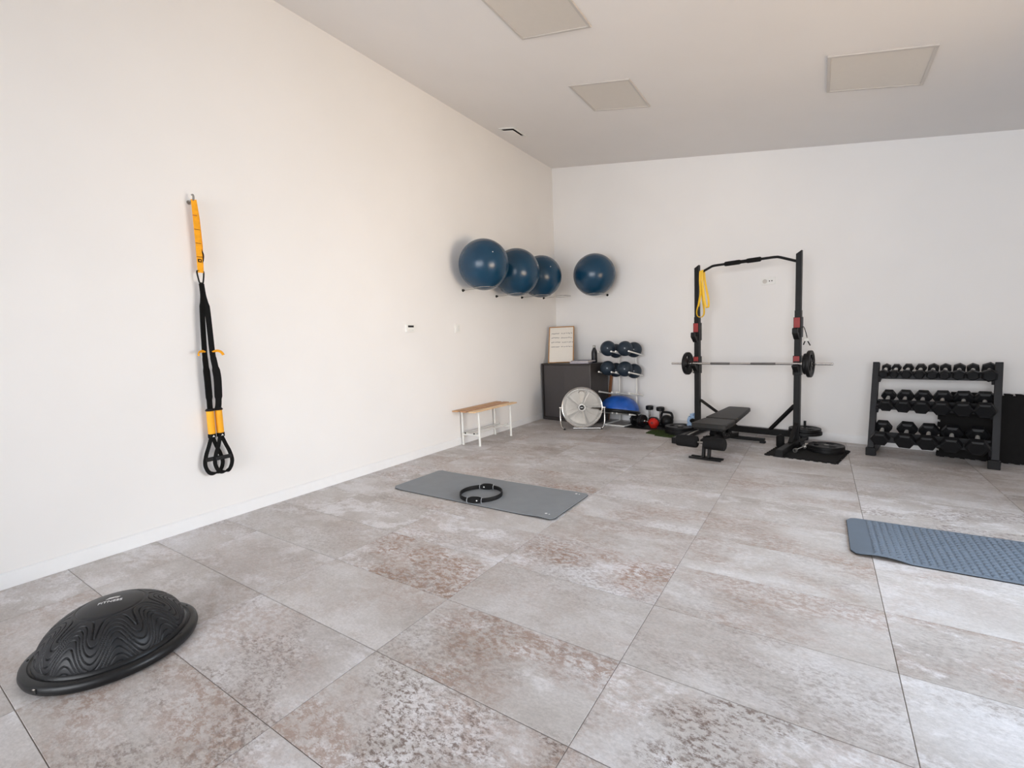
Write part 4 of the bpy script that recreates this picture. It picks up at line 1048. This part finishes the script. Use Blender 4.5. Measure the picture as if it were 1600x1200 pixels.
b = MB(); b.beam((0.02, -0.62, 0.19), (0.02, -0.45, 0.205), 0.055, 0.045); b.build('roller_bracket', M_BLACK, t, smooth=0, bevel=0.003)
b = MB(); b.cyl((-0.245, -0.635, 0.188), (0.235, -0.635, 0.188), 0.011, seg=12); b.build('roller_axle', M_STEEL, t)
for x0, x1 in ((-0.242, -0.025), (0.040, 0.245)):
    b = MB(); b.lathe([(0, x0), (0.044, x0), (0.058, x0+0.008), (0.060, x0+0.02), (0.060, x1-0.02), (0.058, x1-0.008), (0.044, x1), (0, x1)], 28, Matrix.Translation((0, -0.635, 0.188)) @ Matrix.Rotation(PI/2, 4, 'Y')); b.build('foam_roller', M_FOAM, t)
b = MB(); b.tube([(-0.10, -0.42, 0.27), (-0.16, -0.60, 0.232)], 0.006, 8); b.build('pull_pin', M_STEEL, t)

# ------------------------------------------------------------------ foam puzzle tiles
def puzzle_poly(S, n=9, amp=0.020):
    pts = []
    for side in range(4):
        a = side*PI/2; ca, sa = math.cos(a), math.sin(a)
        for k in range(n):
            x0 = -S/2 + S*k/n; w = S/n
            for fx, fy in ((0.0, 0.0), (0.28, 0.0), (0.20, -amp), (0.80, -amp), (0.72, 0.0)):
                x = x0 + w*fx; y = -S/2 + amp + fy
                if k == 0 and fx == 0: x += amp
                pts.append((x*ca - y*sa, x*sa + y*ca))
    return pts
M_EVA = mat('charcoal_eva_foam', (26, 25, 25), 0.85, spec=0.2, var=0.1, bump=0.2, bscale=300)
def foam_tile(M, lab):
    t = thing('foam_tile', lab, 'foam mat', M, 'black interlocking foam mats')
    b = MB(); b.prism(puzzle_poly(0.64), 0, 0.012); b.build('puzzle_sheet', M_EVA, t, smooth=0, bevel=0.0015)
foam_tile(atw(3.945, 0.785, 0.0), 'black foam puzzle mat lying flat under the right rack foot')
weight_plate(atw(4.075, 0.605, 0.029), 0.166, 0.034, 'lower black plate lying on the foam puzzle mat')
weight_plate(atw(4.078, 0.607, 0.061, 0.5), 0.162, 0.030, 'upper black plate lying on the foam puzzle mat')
for k in range(5):
    th = 0.13 + 0.012*k
    M = atw(5.23+0.010*(k % 3), 0.045+0.016*k+0.305*math.sin(th), 0.305*math.cos(th)) @ Matrix.Rotation(PI/2-th, 4, 'X')
    foam_tile(M, ('foam puzzle mat touching the wall behind the dumbbell rack', 'second foam puzzle mat from the wall behind the dumbbell rack', 'middle foam puzzle mat of the five leaning behind the dumbbell rack', 'fourth foam puzzle mat from the wall behind the dumbbell rack', 'foremost foam puzzle mat leaning behind the dumbbell rack')[k])
# loose dumbbell handle and small weight at the foot of the right post
t = thing('dumbbell_bar', 'short chrome dumbbell bar lying on the foam mat at the right post', 'dumbbell bar', atw(3.875, 0.70, 0.012+0.0225) @ Matrix.Rotation(math.radians(82), 4, 'Z') @ Matrix.Rotation(PI/2, 4, 'Y'))
b = MB(); b.cyl((0, 0, -0.17), (0, 0, 0.15), 0.012, seg=14); b.build('rod', M_CHROME, t)
for z in (-0.158, 0.07):
    b = MB(); b.lathe([(0.0125, z-0.010), (0.0225, z-0.010), (0.0225, z+0.010), (0.0125, z+0.010), (0.0125, z-0.010)], 20); b.build('ring_nut', M_STEEL, t)
t = thing('hand_weight', 'small black vinyl dumbbell lying beside the plates on the foam mat', 'dumbbell', atw(3.905, 0.56, 0.012+0.036, 0.4) @ Matrix.Rotation(PI/2, 4, 'Y'))
for s in (-1, 1):
    b = MB(); b.lathe([(0, s*0.035), (0.030, s*0.035), (0.036, s*0.043), (0.036, s*0.075), (0.030, s*0.083), (0, s*0.083)], 8); b.build('weight', M_RUBBER, t, smooth=0, bevel=0.003)
b = MB(); b.cyl((0, 0, -0.04), (0, 0, 0.04), 0.012, seg=14); b.build('handle', M_CHROME, t)
t = thing('foam_roller_pad', 'short black foam sleeve standing in front of the right post', 'foam pad', atw(3.66, 0.66, 0.0125))
b = MB(); b.lathe([(0, 0), (0.036, 0), (0.040, 0.006), (0.040, 0.105), (0.034, 0.122), (0.016, 0.130), (0, 0.130)], 24); b.build('sleeve', M_FOAM, t)
b = MB(); b.cyl((0, 0, 0.129), (0, 0, 0.134), 0.012, seg=14); b.build('core', M_BLACK, t)

# ------------------------------------------------------------------ dumbbell rack
DU0 = 4.862
t = thing('dumbbell_rack', 'black three-tier dumbbell rack against the back wall', 'dumbbell rack', atw(DU0, 0))
M_RACK = mat('charcoal_steel', (30, 30, 33), 0.5, var=0.08, spec=0.3)
pbot, ptop = (0.465, 0.06), (0.245, 0.918)     # distance from the wall, height
for s in (-1, 1):
    x = s*0.437 + 0.008
    b = MB(); b.beam((x, -pbot[0], pbot[1]), (x, -ptop[0], ptop[1]), 0.052, 0.075, up=(0, 1, 0)); b.build('upright', M_RACK, t, smooth=0, bevel=0.003)
    b = MB(); b.box((x-0.006*s, -0.30, 0.045), (0.062, 0.47, 0.060)); b.build('foot', M_RACK, t, smooth=0, bevel=0.003)
    b = MB(); b.box((x-0.006*s, -0.525, 0.040), (0.080, 0.036, 0.080)); b.build('foot_cap', M_RUBBER, t, smooth=0, bevel=0.004)
tiers = []
for (zf, df, zb, db, rf_) in ((0.812, 0.35, 0.860, 0.155, 0.045), (0.507, 0.45, 0.585, 0.255, 0.07), (0.190, 0.55, 0.268, 0.36, 0.08)):
    sl = (zf - zb)/(df - db)
    dm = (df+db)/2; zm = (zf+zb)/2
    tiers.append((dm, zm, math.atan2(zb-zf, df-db)))
    for off in (0.045, -0.045):
        d = dm + off; z = zm + sl*off - 0.017
        b = MB(); b.box((0.008, -d, z-0.026), (0.82, 0.012, 0.052)); b.build('rail', M_RACK, t, smooth=0, bevel=0.002)
    for s in (-1, 1):
        x = s*0.402 + 0.008
        b = MB(); b.beam((x, -(dm+0.075), zm+sl*0.075-0.065), (x, -(dm-0.09), zm-sl*0.09-0.065), 0.018, 0.06); br = b.build('bracket', M_RACK, t, smooth=0, bevel=0.002)
        b = MB(); b.cyl((x-s*0.010, -dm, zm-0.075), (x-s*0.016, -dm, zm-0.075), 0.008, seg=6); b.build('bolt', M_STEEL, br, smooth=0)
b = MB(); b.box((-0.21, -0.513, 0.160), (0.035, 0.002, 0.018)); b.build('sticker', M_PRINT, t, smooth=0)
M_GRIPS = mat('satin_chrome', (222, 220, 216), 0.42, 0.55, var=0.03)
M_HEX = mat('black_rubber_hex', (16, 17, 20), 0.5, var=0.12, bump=0.08, spec=0.3)
ordn = ('first', 'second', 'third', 'fourth', 'fifth', 'sixth', 'seventh', 'eighth', 'ninth')
def hexdumb(u, tier, r, phase, lab, grp, hl, gl, roundish=False):
    dm, zm, an = tiers[tier]
    M = atw(u, dm, zm) @ Matrix.Rotation(an, 4, 'X') @ Matrix.Rotation(PI/2, 4, 'X')    # local z towards the room
    t = thing('hex_dumbbell', lab, 'dumbbell', M, grp)
    for s in (-1, 1):
        a, c = s*gl/2, s*(gl/2+hl); q = s*hl*0.16
        b = MB(); b.lathe([(0, a), (r*0.70, a), (r, a+q), (r, c-q), (r*0.74, c), (r*0.70, c-s*0.002), (0, c-s*0.002)], 6, phase=phase); b.build('head', M_HEX, t, smooth=0, bevel=0.004)
        if roundish and s > 0:
            b = MB(); b.lathe([(r*0.44, c-s*0.002), (r*0.60, c-s*0.002), (r*0.60, c+s*0.002), (r*0.44, c+s*0.002)], 20); b.build('end_ring', M_RACK, t)
    b = MB(); n = 12
    b.tube([(0, 0, -gl/2+gl*i/n) for i in range(n+1)], [0.0145+0.0040*math.sin(PI*i/n) for i in range(n+1)], 14); b.build('handle', M_GRIPS, t)
us = (4.505, 4.585, 4.678, 4.774, 4.866, 4.953, 5.049, 5.142, 5.249); rs = (0.041, 0.041, 0.045, 0.045, 0.046, 0.046, 0.049, 0.049, 0.058)
for i, (u, r) in enumerate(zip(us, rs)):
    hexdumb(u, 0, r, (PI/6 if i in (0, 4, 5, 6, 7, 8) else 0.0) + 0.12*math.sin(3*i), '%s hex dumbbell from the left on the top tier of the rack' % ordn[i], 'small hex dumbbells on the top tier', 0.066, 0.132, i in (4, 5))
us = (4.541, 4.671, 4.804, 4.945, 5.089, 5.228); rs = (0.062, 0.068, 0.070, 0.075, 0.078, 0.080)
for i, (u, r) in enumerate(zip(us, rs)):
    hexdumb(u, 1, r, 0.05*math.sin(5*i), '%s hex dumbbell from the left on the middle tier of the rack' % ordn[i], 'hex dumbbells on the middle tier', 0.074, 0.136)
us = (4.512, 4.700, 4.861, 5.022, 5.192); rs = (0.076, 0.082, 0.079, 0.080, 0.082)
for i, (u, r) in enumerate(zip(us, rs)):
    hexdumb(u, 2, r, 0.04*math.sin(4*i), '%s hex dumbbell from the left on the bottom tier of the rack' % ordn[i], 'large hex dumbbells on the bottom tier', 0.078, 0.138)
